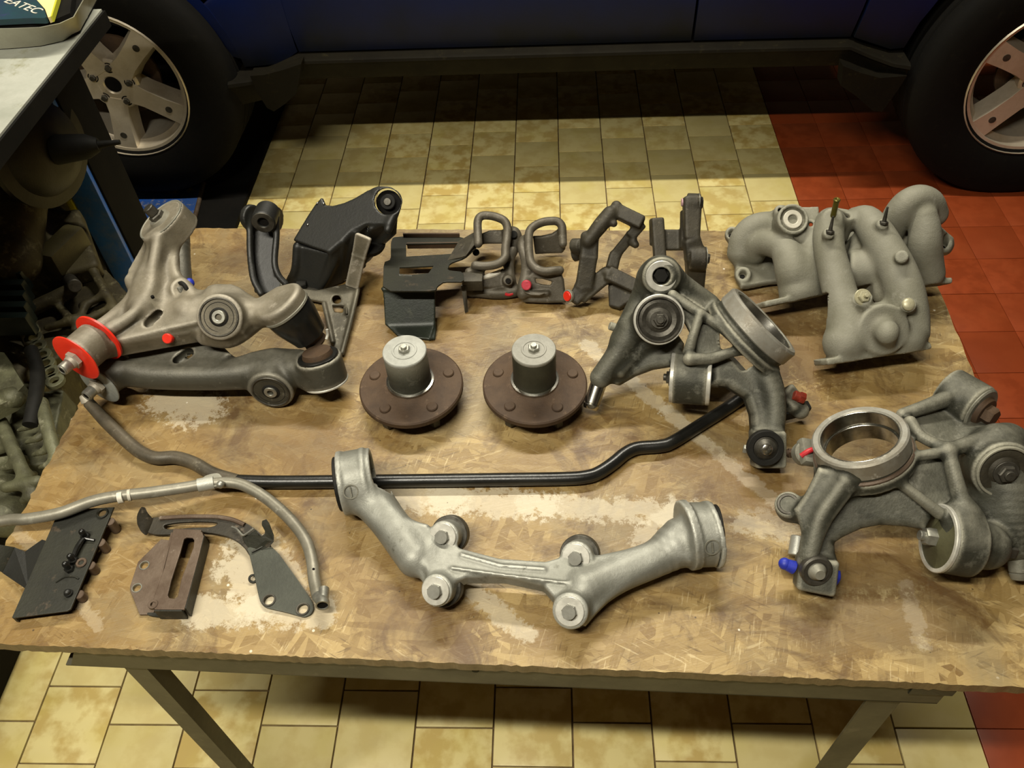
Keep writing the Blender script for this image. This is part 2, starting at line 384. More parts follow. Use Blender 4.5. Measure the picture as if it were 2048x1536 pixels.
# ================================================================== floor of small square tiles
TW, TL = .160, .158; X0 = .8372
PH = [.603, .533, .609, .534, .608, .521, .595, .670, .596, .668, .595, .674, .600]
def tile_mat(name, c1, c2, c3, rough):
    m = bpy.data.materials.new(name); m.use_nodes = True; n = N(m)
    v = n.tc('Object'); r = n.new('ShaderNodeObjectInfo').outputs['Random']
    o = n.new('ShaderNodeVectorMath', operation='ADD'); n.l.new(v, o.inputs[0])
    cx = n.new('ShaderNodeCombineXYZ'); n.l.new(n.math('MULTIPLY', r, 37.), cx.inputs[0]); n.l.new(n.math('MULTIPLY', r, 91.), cx.inputs[1]); n.l.new(cx.outputs[0], o.inputs[1]); w = o.outputs[0]
    f = n.noise(w, 17, 3, .55); g = n.noise(w, 60, 5, .7)
    thr = n.math('ADD', n.math('MULTIPLY', g, .25), f)
    st = n.math('MULTIPLY', n.ramp(thr, .54, .72), n.math('MULTIPLY_ADD', r, .9, .15), clamp=True)
    col = n.mix(st, lin(c1), lin(c2))
    col = n.mix(n.math('MULTIPLY', n.ramp(n.noise(w, 9, 2, .5), .5, .8), .5), col, lin(c3))
    col = n.mix(1.0, col, n.ramp(r, 0, 1, (.86, .85, .82, 1), (1.04, 1.03, 1.0, 1)), 'MULTIPLY')
    n.set('Base Color', col); n.set('Roughness', rough); n.bump(g, .12, .001); return m
M_TILE = tile_mat('ochre_mottled_tile', '#e0d295', '#c0a763', '#cfbe62', .36)
M_TRED = tile_mat('brick_red_tile', '#93411f', '#843818', '#9a4a26', .4)
M_GROUT = mat('dark_brown_grout', '#7a6848', '#5e4c30', None, rough=.9, scale=30, bump=.3)
fl = G().box((0, 1.5, -.006), 10, 9, .008).build('floor', M_GROUT); tag(fl, kind='structure')
def tile_mesh(nm, m, gp=.0035):
    g = G(); g.bev((0, 0, 0), TW-gp, TL-gp, .008, .0012)
    me = make_mesh(g.V, g.F, np.zeros(3), 30); me.name = nm; me.materials.append(m); return me
ME_T = tile_mesh('tile_yellow', M_TILE); ME_R = tile_mesh('tile_red', M_TRED, .0014)
def camsee(p):
    v = np.asarray(p)-[0, 0, H]; z = v@CF
    if z < .1: return None
    return 1024+FPX*(v@CR)/z, 768-FPX*(v@CU)/z
vis = []; rest = []
for c in range(-13, 26):
    red = c < 0; xc = X0-(c+.5)*TW if not red else X0+(-c-.5)*TW
    ph = PH[c] if 0 <= c < 13 else .6+.075*(c % 2)
    if red: ph = .603
    for r in range(-14, 26):
        y = ph+(r+.5)*TL; q = camsee((xc, y, 0))
        if xc < -2.9 or abs(xc) > 2.9: continue
        p = (xc, y, 0.0, red)
        if q and -60 < q[0] < 2110 and -20 < q[1] < 1590:
            # behind the board or the tall clutter nothing of the floor shows
            tb = camsee((xc, y, 0)); onb = T(q[0], q[1])
            hid = (-.66 < onb[0] < .50 and .42 < onb[1] < 1.16) or (q[0] < 230 and q[1] < 1240 and q[1] > 200)
            if not hid: vis.append(p); continue
        rest.append(p)
vis.sort(key=lambda p: p[0]**2+(p[1])**2+0)
rest += vis[300:]; vis = vis[:300]
for x, y, z, red in vis:
    o = bpy.data.objects.new('tile', ME_R if red else ME_T); COL.objects.link(o); o.parent = fl
    o.location = (x, y, rnd.uniform(-.0003, .0003)); o.rotation_euler = (rnd.uniform(-.002, .002), rnd.uniform(-.002, .002), rnd.uniform(-.004, .004))
for red in (0, 1):
    g = G()
    for x, y, z, rd in rest:
        if bool(rd) == bool(red): g.box((x, y, 0), TW-.003, TL-.003, .008)
    o = g.build('tile_field', M_TRED if red else M_TILE, fl, smooth=False); o['kind'] = 'stuff'

# ================================================================== garage shell, outside the frame but lit and reflecting
M_WALL = mat('cream_garage_wall', '#94876a', '#887b5e', None, rough=.8, scale=3, bump=.1)
for nm, c, sz in (('wall_back', (0, 6.05, 1.6), (10.2, .1, 3.3)), ('wall_front', (0, -3.05, 1.6), (10.2, .1, 3.3)), ('wall_left', (-5.05, 1.5, 1.6), (.1, 9.2, 3.3)), ('wall_right', (5.05, 1.5, 1.6), (.1, 9.2, 3.3)), ('ceiling', (0, 1.5, 3.3), (10.2, 9.2, .1))):
    tag(G().box(c, *sz).build(nm, M_WALL), kind='structure')
# ================================================================== workbench: board on a folding steel frame
TA = math.radians(-2.13)
ex = np.array([math.cos(TA), math.sin(TA), 0]); ey = np.array([-math.sin(TA), math.cos(TA), 0]); ez = np.array([0, 0, 1.])
bL, bR, bF, bB = -.7534, .600, .3973, 1.213
def tbl(a, b, z): return ex*a+ey*b+ez*z
M_OSB = bpy.data.materials.new('oriented_strand_board'); M_OSB.use_nodes = True
def make_osb():
    n = N(M_OSB); v = n.new('ShaderNodeNewGeometry').outputs['Position']
    def strand(ang, sx, sy, off, warp=.02):
        mp = n.new('ShaderNodeMapping'); wn = n.noise(v, 5, 2, .5, 'Color')
        ad = n.new('ShaderNodeVectorMath', operation='MULTIPLY_ADD'); n.l.new(wn, ad.inputs[0]); ad.inputs[1].default_value = (warp,)*3; n.l.new(v, ad.inputs[2])
        n.l.new(ad.outputs[0], mp.inputs[0]); mp.vector_type = 'TEXTURE'; mp.inputs['Location'].default_value = (off, off*.7, 0); mp.inputs['Rotation'].default_value = (0, 0, ang); mp.inputs['Scale'].default_value = (1/sx, 1/sy, 1)
        vo = n.new('ShaderNodeTexVoronoi'); n.l.new(mp.outputs[0], vo.inputs['Vector']); vo.inputs['Scale'].default_value = 1; vo.inputs['Randomness'].default_value = 1
        gr = n.new('ShaderNodeMapping'); n.l.new(v, gr.inputs[0]); gr.vector_type = 'TEXTURE'; gr.inputs['Rotation'].default_value = (0, 0, ang); gr.inputs['Scale'].default_value = (1/30, 1/420, 1)
        fib = n.noise(gr.outputs[0], 1, 4, .7)
        sp = n.new('ShaderNodeSeparateColor'); n.l.new(vo.outputs['Color'], sp.inputs[0]); return sp.outputs[0], sp.outputs[1], fib, vo.outputs['Distance']
    A = strand(.25, 15, 75, 0, .03); B = strand(-.75, 17, 85, 3.1, .03); C_ = strand(1.25, 19, 90, 7.7, .04); D = strand(-.15, 16, 90, 5.2, .03)
    ca, cb, cc, ce = lin('#836838'), lin('#a58c56'), lin('#5c441e'), lin('#bfa976')
    def c_of(S): 
        base = n.mix(S[0], cc, ce); base = n.mix(.55, base, n.mix(S[1], ca, cb)); return n.mix(n.math('MULTIPLY', S[2], .75), base, n.mix(.5, base, lin('#5e4324')))
    col = c_of(A)
    col = n.mix(n.ramp(B[1], .45, .49), col, c_of(B)); col = n.mix(n.ramp(C_[1], .52, .56), col, c_of(C_)); col = n.mix(n.ramp(D[1], .6, .64), col, c_of(D))
    for sc_, an in ((1., .4), (1.3, -.5), (1.6, 1.3)):     # loose fibres and gaps between strands
        mp = n.new('ShaderNodeMapping', vector_type='TEXTURE'); n.l.new(v, mp.inputs[0]); mp.inputs['Rotation'].default_value = (0, 0, an); mp.inputs['Scale'].default_value = (.045/sc_, .0045/sc_, 1)
        fz = n.noise(mp.outputs[0], 1, 3, .6); mk_ = n.ramp(n.noise(v, 14*sc_, 2, .5), .45, .6)
        col = n.mix(n.math('MULTIPLY', n.math('MULTIPLY', n.ramp(fz, .62, .68), mk_), .6), col, lin('#4a3517'))
        col = n.mix(n.math('MULTIPLY', n.math('MULTIPLY', n.ramp(fz, .32, .38, (1, 1, 1, 1), (0, 0, 0, 1)), mk_), .5), col, lin('#c9b78c'))
    # stains, broad worn patches
    big = n.noise(v, 3.2, 4, .6); col = n.mix(n.math('MULTIPLY', n.ramp(big, .44, .60), .65), col, lin('#6b5024'))
    grey = n.noise(v, 5.3, 5, .65, dist=.5); col = n.mix(n.math('MULTIPLY', n.ramp(grey, .48, .62), .5), col, lin('#746a52'))
    dk = n.noise(v, 9, 5, .7, dist=1.); col = n.mix(n.math('MULTIPLY', n.ramp(dk, .51, .66), .75), col, lin('#4a3219'))
    sx = n.new('ShaderNodeSeparateXYZ'); n.l.new(v, sx.inputs[0]); X, Y = sx.outputs[0], sx.outputs[1]
    wob = n.noise(v, 45, 4, .75); fibw = n.noise(v, 110, 4, .8)
    def seg(p, q, w, soft, thr, color, amt, colr):
        a = T(*p); b = T(*q); dx, dy = b[0]-a[0], b[1]-a[1]; L2 = dx*dx+dy*dy+1e-9
        t = n.math('MULTIPLY', n.math('ADD', n.math('MULTIPLY', n.math('SUBTRACT', X, float(a[0])), dx), n.math('MULTIPLY', n.math('SUBTRACT', Y, float(a[1])), dy)), 1/L2, clamp=True)
        ex_ = n.math('SUBTRACT', X, n.math('MULTIPLY_ADD', t, dx, float(a[0]))); ey_ = n.math('SUBTRACT', Y, n.math('MULTIPLY_ADD', t, dy, float(a[1])))
        d = n.math('SQRT', n.math('ADD', n.math('MULTIPLY', ex_, ex_), n.math('MULTIPLY', ey_, ey_)))
        k = n.math('SUBTRACT', 1., n.math('DIVIDE', d, w), clamp=True)
        kk = n.math('ADD', n.math('MULTIPLY', k, 1.3), n.math('MULTIPLY_ADD', n.math('ADD', n.math('MULTIPLY', wob, 1.2), fibw), nz, -1.1*nz))
        msk = n.math('MULTIPLY', n.ramp(kk, thr, thr+soft), n.ramp(k, 0, .2))
        return n.mix(n.math('MULTIPLY', msk, amt), colr, color)
    wh = lin('#c2b9a2'); nz = 2.2
    for a, b, w, thr, amt in [((1175, 690), (1330, 820), .014, .2, .6), ((1330, 820), (1560, 1010), .013, .2, .6), ((790, 985), (900, 1000), .035, .3, .75), ((880, 995), (1090, 1010), .03, .32, .8),
                              ((1060, 1008), (1400, 1030), .026, .34, .7), ((400, 1222), (640, 1225), .026, .22, .8), ((490, 1120), (520, 1195), .045, .3, .85), ((340, 795), (400, 815), .05, .35, .7),
                              ((1500, 1045), (1620, 1075), .03, .4, .5), ((940, 1180), (1050, 1265), .016, .25, .7), ((1810, 1170), (1845, 1290), .012, .22, .5), ((1280, 1080), (1350, 1010), .018, .35, .6), ((30, 1060), (200, 1250), .012, .5, .3), ((540, 1090), (600, 1180), .02, .4, .5)]:
        col = seg(a, b, w*1.15, .35, thr, wh, amt*.7, col)
    for a, b, w, amt in [((1560, 660), (1600, 700), .10, .5), ((1480, 640), (1640, 720), .08, .4), ((1380, 930), (1560, 1000), .05, .4), ((560, 860), (620, 900), .07, .3), ((470, 520), (560, 520), .06, .4), ((1650, 1260), (1900, 1230), .05, .4), ((1650, 1120), (1780, 1130), .06, .5), ((770, 1230), (900, 1260), .05, .4), ((880, 700), (900, 800), .04, .3)]:
        col = seg(a, b, w, .3, .12, lin('#5c4220'), amt, col)
    vs = n.new('ShaderNodeTexVoronoi'); n.l.new(v, vs.inputs['Vector']); vs.inputs['Scale'].default_value = 46
    spk = n.ramp(vs.outputs['Distance'], .05, .07, (1, 1, 1, 1), (0, 0, 0, 1)); col = n.mix(n.math('MULTIPLY', n.math('MULTIPLY', spk, n.ramp(n.noise(v, 23, 2, .5), .55, .6)), .75), col, lin('#2e2115'))
    vs2 = n.new('ShaderNodeTexVoronoi'); n.l.new(v, vs2.inputs['Vector']); vs2.inputs['Scale'].default_value = 31
    spk = n.ramp(vs2.outputs['Distance'], .045, .065, (1, 1, 1, 1), (0, 0, 0, 1)); col = n.mix(n.math('MULTIPLY', n.math('MULTIPLY', spk, n.ramp(n.noise(v, 17, 2, .5), .56, .6)), .8), col, lin('#ddd5c2'))
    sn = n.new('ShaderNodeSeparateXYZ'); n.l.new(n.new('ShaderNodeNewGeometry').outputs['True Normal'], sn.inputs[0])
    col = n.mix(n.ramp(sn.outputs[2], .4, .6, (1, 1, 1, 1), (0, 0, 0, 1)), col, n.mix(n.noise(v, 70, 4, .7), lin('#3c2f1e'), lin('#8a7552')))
    n.set('Base Color', col); n.set('Roughness', n.math('MULTIPLY_ADD', A[2], .35, .3))
    hgt = n.math('ADD', n.math('MULTIPLY', A[2], .6), n.math('ADD', n.math('MULTIPLY', B[0], .5), n.math('ADD', n.math('MULTIPLY', wob, .4), n.math('MULTIPLY', C_[0], .4))))
    n.bump(hgt, .45, .0018)
make_osb()
bench = thing('workbench', (0, .8, 0), 'strand board workbench top on grey folding steel legs, covered with car parts', 'workbench')
BASE['workbench'] = np.array([0, .8, 0.])
# board with ragged edges
def ragged(a, b, n_, amp):
    out = []
    for i in range(n_):
        t = i/n_; p = np.asarray(a)*(1-t)+np.asarray(b)*t; d = nrm(np.asarray(b)-np.asarray(a)); nn = np.array([-d[1], d[0], 0]); out.append(p+nn*rnd.uniform(-amp, amp))
    return out
c4 = [tbl(bL, bF, HT), tbl(bR, bF, HT), tbl(bR, bB, HT), tbl(bL, bB, HT)]
out = []
for i, (nn, am) in enumerate(((220, .0010), (50, .0010), (120, .0010), (120, .0022))): out += ragged(c4[i], c4[(i+1) % 4], nn, am)
g = G(); g.prism([p-[0, 0, .018] for p in out], np.array([0, 0, .018]))
g.build('board', M_OSB, bench, 50)
# front beam: hollow square tube, rear beam the same
def beam(bc, a0, a1, s=.052, w=.0025, name='beam'):
    dp = .034; g = G(); zc = HT-.0185-s/2
    for dz in (-1, 1): g.box(tbl((a0+a1)/2, bc, zc+dz*(s/2-w/2)), a1-a0, dp, w, (ex, ey, ez))
    g.box(tbl((a0+a1)/2, bc+(dp/2-w/2), zc), a1-a0, w, s-2*w, (ex, ey, ez))
    g.prism([tbl(a0+.034, bc-dp/2, zc+s/2), tbl(a1, bc-dp/2, zc+s/2), tbl(a1, bc-dp/2, zc-s/2), tbl(a0+.006, bc-dp/2, zc-s/2)], ey*w)
    return g.build(name, M_FRAME, bench, smooth=False)
beam(bF+.0215, -.643, .4435); beam(bB-.05, -.643, .4435)
g = G(); g.box(tbl(.425, bF+.012, HT-.029), .05, .02, .02, (ex, ey, ez)); g.build('beam_bracket', M_BLK, bench)
def leg(a, b, sf, side):
    g = G(); L = HT-.071; zc = L/2
    g.box(tbl(a, b-.02, zc), sf, .003, L, (ex, ey, ez)); g.box(tbl(a+side*(sf/2-.0015), b-.008, zc), .003, .024, L, (ex, ey, ez)); return g.build('leg', M_FRAME, bench, smooth=False)
leg(-.556, bF+.030, .030, 1); leg(.385, bF+.030, .040, 1); leg(-.556, bB-.05, .03, 1); leg(.385, bB-.05, .04, 1)
for a in (-.556, .385): g = G(); g.box(tbl(a, (bF+bB)/2, HT-.06), .03, bB-bF-.1, .03, (ex, ey, ez)); g.build('leg_brace', M_FRAME, bench, smooth=False)
g = G(); q = T(948, 1351, -.02); g.cyl(tbl(ex@q, bF+.0075, HT-.030), tbl(ex@q, bF+.0035, HT-.030), .0045); g.build('screw_hole', M_RUB, bench)
# ================================================================== the blue car behind the bench
def tyre_prof(R, ri, w):   # (radius, t) from outer face inward
    p = [(ri-.012, .012), (ri, 0.004), (ri+.012, -.002), (ri+.05, -.010), (R-.05, -.010), (R-.022, -.002), (R-.006, .012), (R, .03)]
    for k in range(3): t = .05+k*.055; p += [(R, t), (R-.008, t+.004), (R-.008, t+.010), (R, t+.014)]
    return p+[(R, w-.03), (R-.02, w-.005), (R-.06, w), (ri, w-.01), (ri-.012, w-.02)]
M_TYRE = mat('dusty_black_tyre', '#080705', '#0b0906', '#12100a', rough=.75, r2=.9, scale=14, bump=.4, spec=.15)
M_RIM = mat('silver_alloy_paint', '#cdc3b0', '#b9ad97', '#9a8c70', metal=.45, rough=.3, r2=.42, scale=9, bump=.04, c3a=.64, c3b=.76)
M_SILL = mat('dusty_dark_grey_plastic', '#15120a', '#100d07', '#231f11', rough=.6, r2=.8, scale=9, bump=.25, spec=.1)
M_DARK = mat('dark_underbody', '#0f0e0c', '#151310', None, rough=.8, scale=10, bump=.2, spec=.12)
M_GLASS = mat('dark_tinted_glass', '#0a0d0e', '#0c0f10', None, rough=.08, scale=3, bump=0)
CY = 2.41
def dust_shade_paint():
    m = bpy.data.materials.new('dark_blue_paint_with_dust_and_shade'); m.use_nodes = True; n = N(m); v = n.new('ShaderNodeNewGeometry').outputs['Position']
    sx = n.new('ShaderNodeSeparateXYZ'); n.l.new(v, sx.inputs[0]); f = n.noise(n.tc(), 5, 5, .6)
    k = n.ramp(n.math('ADD', sx.outputs[2], n.math('MULTIPLY_ADD', f, .25, -.12)), .50, .80)  # road dirt low down, darkened to paint in the door's dim reflection
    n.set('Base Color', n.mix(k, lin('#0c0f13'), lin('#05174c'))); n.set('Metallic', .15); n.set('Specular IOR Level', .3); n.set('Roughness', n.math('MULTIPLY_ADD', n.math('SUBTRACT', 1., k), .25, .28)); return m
M_CARB = dust_shade_paint()
car = thing('car', (0, CY+.9, 0), 'dark blue car with silver five-spoke wheels parked behind the workbench', 'car')
def wheel(cx, cy, cz, R, rot, tilt):
    ax = nrm(np.array([math.sin(tilt), 1, 0])); c = np.array([cx, cy, cz]); ux = np.array([math.cos(tilt), -math.sin(tilt), 0]); uz = np.array([0, 0, 1.])
    ri = .238
    def q(x, z, t): return c+ux*x+uz*z+ax*t
    g = G(); g.lathe(c, ax, [(ri, .0), (ri+.004, .004), (ri-.006, .013), (ri-.017, .014), (ri-.021, .03), (ri-.034, .045), (ri-.036, .10), (ri-.05, .20), (ri, .22), (ri+.004, .215), (ri, .10)], 64, closed=True)
    # hub disc and five broad spokes with bevelled flanks
    g.lathe(c, ax, [(.026, .05), (.026, .028), (.03, .024), (.078, .024), (.084, .032), (.084, .06)], 40, closed=True)
    for k in range(5):
        a = rot+k*2*PI/5; d = np.array([math.cos(a), math.sin(a)]); s = np.array([-d[1], d[0]])
        def w2(r, o, t): p = d*r+s*o; return q(p[0], p[1], t)
        A = []
        for r, wt, wb, t0 in ((.045, .038, .05, .022), (.10, .030, .042, .020), (.16, .031, .043, .016), (ri-.014, .036, .048, .016)):
            A.append([w2(r, -wb, .075), w2(r, -wt, t0), w2(r, wt, t0), w2(r, wb, .075)])
        V = [p for a_ in A for p in a_]; Fs = []
        for i in range(3):
            for j in range(4): Fs.append((i*4+j, i*4+(j+1) % 4, (i+1)*4+(j+1) % 4, (i+1)*4+j))
        Fs += [(3, 2, 1, 0), (12, 13, 14, 15)]; g.add(V, Fs)
    wh = g.build('wheel', M_RIM, car, 28)
    g = G(); g.lathe(c, ax, tyre_prof(R, ri+.004, .24), 80, closed=True); g.build('tyre', M_TYRE, wh, 50)
    g = G(); g.lathe(c, ax, [(.001, .09), (.13, .09), (.13, .10), (.001, .10)], 30); g.build('brake_disc', M_RUST, wh)
    g = G(); g.lathe(c, ax, [(.0001, .03), (.026, .03), (.026, .034), (.0001, .05)], 24); g.build('center_bore', M_DARK, wh)
    for k in range(5):
        a = rot+(k+.5)*2*PI/5; p = (math.cos(a)*.0585, math.sin(a)*.0585)
        g = G(); g.ring(q(*p, .0245), q(*p, .0225), .0165, .0135, 20, .0005); g.ring(q(*p, .05), q(*p, .026), .0152, .014, 20, .0003); rcs = g.build('nut_recess', M_DARK, wh)
        g = G(); g.hexn(q(*p, .035), q(*p, .014), .0105); g.build('lug_nut', M_STLD, wh)
    for k in range(5):       # small dimples near the spoke ends
        a = rot+k*2*PI/5; d = np.array([math.cos(a), math.sin(a)])*.175
        g = G(); g.cyl(q(*d, .017), q(*d, .0148), .011, n=16); g.build('spoke_dimple', M_STLD, wh)
    return wh
wheel(-1.366, 2.38, .447, .40, math.radians(-28), .02)
wheel(1.50, 2.345, .402, .40, math.radians(-62), .02)
# body side: panels as thick curved sheets
def car_xz(px, py, Y=CY): p = PY(px, py, Y); return (p[0], p[2])
def curveY(z): return CY+.03+.10*max(0, (z-.95))**1.3+.12*max(0, (.62-z))**1.2*1.0
def panel(name, outline, m, off=0.0, thick=.02, flare=None, sub=None):
    """outline in x,z; filled with a grid so that the sheet can curve"""
    bm = bmesh.new(); vs = [bm.verts.new((x, 0, z)) for x, z in outline]; f = bm.faces.new(vs)
    bmesh.ops.triangulate(bm, faces=[f])
    for z in np.arange(.3, 1.9, .1): bmesh.ops.bisect_plane(bm, geom=bm.verts[:]+bm.edges[:]+bm.faces[:], plane_co=(0, 0, z), plane_no=(0, 0, 1))
    for x in np.arange(-2.4, 2.6, .15): bmesh.ops.bisect_plane(bm, geom=bm.verts[:]+bm.edges[:]+bm.faces[:], plane_co=(x, 0, 0), plane_no=(1, 0, 0))
    bmesh.ops.remove_doubles(bm, verts=bm.verts[:], dist=.0005)
    for v in bm.verts: v.co.y = curveY(v.co.z)+off+(flare(v.co.x, v.co.z) if flare else 0)
    r = bmesh.ops.extrude_face_region(bm, geom=bm.faces[:])
    for e in r['geom']:
        if isinstance(e, bmesh.types.BMVert): e.co.y += thick
    bmesh.ops.recalc_face_normals(bm, faces=bm.faces[:])
    me = bpy.data.meshes.new(name)
    for v in bm.verts: v.co -= Vector(BASE[car.name])
    bm.to_mesh(me); bm.free(); me.polygons.foreach_set('use_smooth', [True]*len(me.polygons)); me.set_sharp_from_angle(angle=math.radians(40))
    return link(name, me, car, m)
def arc(cx, cz, r, a0, a1, n=14): return [(cx+r*math.cos(math.radians(a0+(a1-a0)*i/n)), cz+r*math.sin(math.radians(a0+(a1-a0)*i/n))) for i in range(n+1)]
ZS = .512                                   # top of the sill
def fl(cx): return lambda x, z: -.012*max(0, 1-max(0, (math.hypot(x-cx, z-.42)-.47))/.16)
xa, xb = car_xz(612, 60)[0], car_xz(1392, 60)[0]
xe = .985
AL = arc(-1.380, .46, .435, 6, 180, 16); AR = arc(1.50, .42, .435, 0, 172, 16)
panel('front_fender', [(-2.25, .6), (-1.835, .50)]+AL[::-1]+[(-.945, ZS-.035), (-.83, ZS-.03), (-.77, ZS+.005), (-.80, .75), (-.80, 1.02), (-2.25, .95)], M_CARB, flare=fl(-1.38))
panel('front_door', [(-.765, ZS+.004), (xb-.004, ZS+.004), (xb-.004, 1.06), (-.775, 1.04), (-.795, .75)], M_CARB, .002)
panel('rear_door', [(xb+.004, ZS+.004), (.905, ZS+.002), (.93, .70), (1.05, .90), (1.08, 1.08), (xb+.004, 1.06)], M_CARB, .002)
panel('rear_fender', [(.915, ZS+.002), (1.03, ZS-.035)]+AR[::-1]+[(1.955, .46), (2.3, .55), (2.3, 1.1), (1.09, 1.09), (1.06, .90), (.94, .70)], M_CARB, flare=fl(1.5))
ztop = 1.74
for nm, m, pts in (('window_frame', M_CARB, [(-.78, 1.05), (-.60, 1.40), (-.52, ztop-.04), (-.46, ztop-.04), (-.66, 1.12), (-.70, 1.06)]),
                   ('side_window', M_GLASS, [(-.69, 1.065), (.30, 1.075), (.30, ztop-.05), (-.44, ztop-.06), (-.62, 1.2)]), ('side_window', M_GLASS, [(.38, 1.075), (1.2, 1.10), (1.15, ztop-.05), (.38, ztop-.05)]),
                   ('window_frame', M_CARB, [(.31, 1.06), (.37, 1.06), (.37, ztop-.04), (.31, ztop-.04)]), ('window_frame', M_CARB, [(1.2, 1.09), (2.2, 1.1), (2.1, ztop-.05), (1.16, ztop-.04)])):
    panel(nm, pts, m, .012, .015)
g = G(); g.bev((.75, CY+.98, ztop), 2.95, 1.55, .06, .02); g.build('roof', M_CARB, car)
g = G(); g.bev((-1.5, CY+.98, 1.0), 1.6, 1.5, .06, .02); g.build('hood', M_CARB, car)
g = G(); g.bev((0.05, CY+.95, .50), 1.9, 1.5, .16, .02); g.bev((0.1, CY+1.0, .70), 1.8, 1.3, .3, .02); g.build('underbody', M_DARK, car)
for cx in (-1.38, 1.5):
    g = G()
    for a0 in range(0, 180, 12):
        a = math.radians(a0+6); g.box((cx+.50*math.cos(a), CY+.26, .43+.50*math.sin(a)), .012, .40, .112, (np.array([math.cos(a), 0, math.sin(a)]), np.array([0, 1., 0]), np.array([-math.sin(a), 0, math.cos(a)])))
    g.build('wheel_liner', M_DARK, car)
    g = G(); g.bev((cx, CY+.40, .62), 1.0, .06, .75, .01); g.build('inner_wing', M_DARK, car)
# sill: long moulding with flared ends, and the flaps behind the wheels
def sill(name, prof, pts, m):
    """cross-section prof (dy, dz) carried through (x, y, z) points"""
    g = G(); n = len(prof); V = []; Fs = []
    for x, y, z, s in pts: V += [(x, y+a*s, z+b*s) for a, b in prof]
    for i in range(len(pts)-1):
        for j in range(n): Fs.append((i*n+j, i*n+(j+1) % n, (i+1)*n+(j+1) % n, (i+1)*n+j))
    Fs += [tuple(range(n)), tuple((len(pts)-1)*n+j for j in range(n))[::-1]]; g.add(V, Fs); return g.build(name, m, car, 30)
zl = ZS-.003
sill('sill', [(-.012, 0), (-.02, -.004), (-.022, -.012), (-.014, -.018), (0, -.06), (.012, -.078), (.05, -.09), (.2, -.09), (.2, 0)],
     [(-.985, CY-.02, zl-.045, 1.25), (-.90, CY-.005, zl-.045, 1.1), (-.84, CY+.01, zl-.025, 1.05), (-.775, CY+.02, zl, 1), (-.3, CY+.02, zl, 1), (.4, CY+.02, zl, 1), (.90, CY+.02, zl-.003, 1), (.96, CY+.01, zl-.025, 1.05), (1.03, CY-.005, zl-.045, 1.1), (1.075, CY-.02, zl-.045, 1.2)], M_SILL)
def flap(name, px, Y):
    pts = [PY(x, y, Y) for x, y in px]; g = G(); g.prism(pts, np.array([0, .05, 0])); return g.build(name, M_SILL, car, 30)
flap('mud_flap', [(500, 152), (528, 150), (566, 140), (602, 128), (600, 150), (592, 188), (570, 208), (548, 223), (534, 216), (514, 184)], CY-.045)
flap('mud_flap', [(1686, 132), (1722, 146), (1760, 156), (1814, 152), (1796, 180), (1764, 224), (1746, 222), (1712, 192), (1682, 172)], CY-.045)
# ================================================================== lift parts on the left
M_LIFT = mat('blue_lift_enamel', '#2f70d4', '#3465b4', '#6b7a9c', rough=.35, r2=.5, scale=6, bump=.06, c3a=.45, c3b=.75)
M_LIFTR = mat('scuffed_blue_enamel', '#0f4fae', '#2a4a86', '#8c8672', rough=.35, r2=.55, scale=8, bump=.1, c3a=.56, c3b=.66)
M_YEL = mat('yellow_enamel', '#c9c12a', '#b8ae22', None, rough=.4, scale=30, bump=.05)
post = thing('lift_post', (-1.12, 1.66, 0), 'blue steel lift post with a short yellow stripe, left behind the engine', 'lift post'); BASE[post.name] = np.array([-1.12, 1.66, 0.])
YP = 1.60
xl, xm = PY(176, 459, YP)[0], PY(242, 480, YP)[0]; xr = xm+.012
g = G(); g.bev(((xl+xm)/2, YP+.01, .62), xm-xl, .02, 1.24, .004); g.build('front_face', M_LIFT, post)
g = G(); g.bev(((xm+xr)/2-.006, YP+.078, .62), xr-xm, .13, 1.24, .004); g.build('side_channel', M_DARK, post)
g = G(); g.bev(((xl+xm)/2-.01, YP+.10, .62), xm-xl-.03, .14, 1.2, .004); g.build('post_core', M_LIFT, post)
g = G(); z0, z1 = PY(176, 459, YP)[2], PY(150, 398, YP)[2]; g.bev((xl-.010, YP+.002, (z0+z1)/2), .016, .012, z1-z0, .002); g.build('yellow_stripe', M_YEL, post)
g = G(); g.bev((xl-.035, YP+.05, .62), .03, .03, 1.24, .003); g.build('edge_strip', M_DARK, post)
g = G(); g.bev(((xl+xr)/2, YP+.08, .01), .34, .34, .02, .004); g.build('foot_plate', M_DARK, post)
runway = thing('lift_platform', (-1.42, 2.4, 0), 'low dark lift platform with a blue plate under the left wheel', 'lift platform'); BASE[runway.name] = np.array([-1.42, 2.4, 0.])
xr2 = P(480, 430, .02)[0]
g = G(); g.bev(((-1.9+xr2)/2, 2.45, .012), xr2+1.9, 1.7, .024, .006); g.build('deck', M_DARK, runway)
A, B_, C1, D1 = P(252, 376, .034), P(404, 367, .034), P(385, 455, .034), P(295, 460, .034)
g = G(); g.prism([A-[0, 0, .010], B_-[0, 0, .010], C1-[0, 0, .010], D1-[0, 0, .010]], np.array([0, 0, .012])); g.build('ramp_plate', M_LIFTR, runway)
g = G(); g.tube([P(407, 366, .03), P(396, 410, .03), P(383, 460, .03)], .008, sub=1); g.build('plate_edge', M_RUSTG, runway)
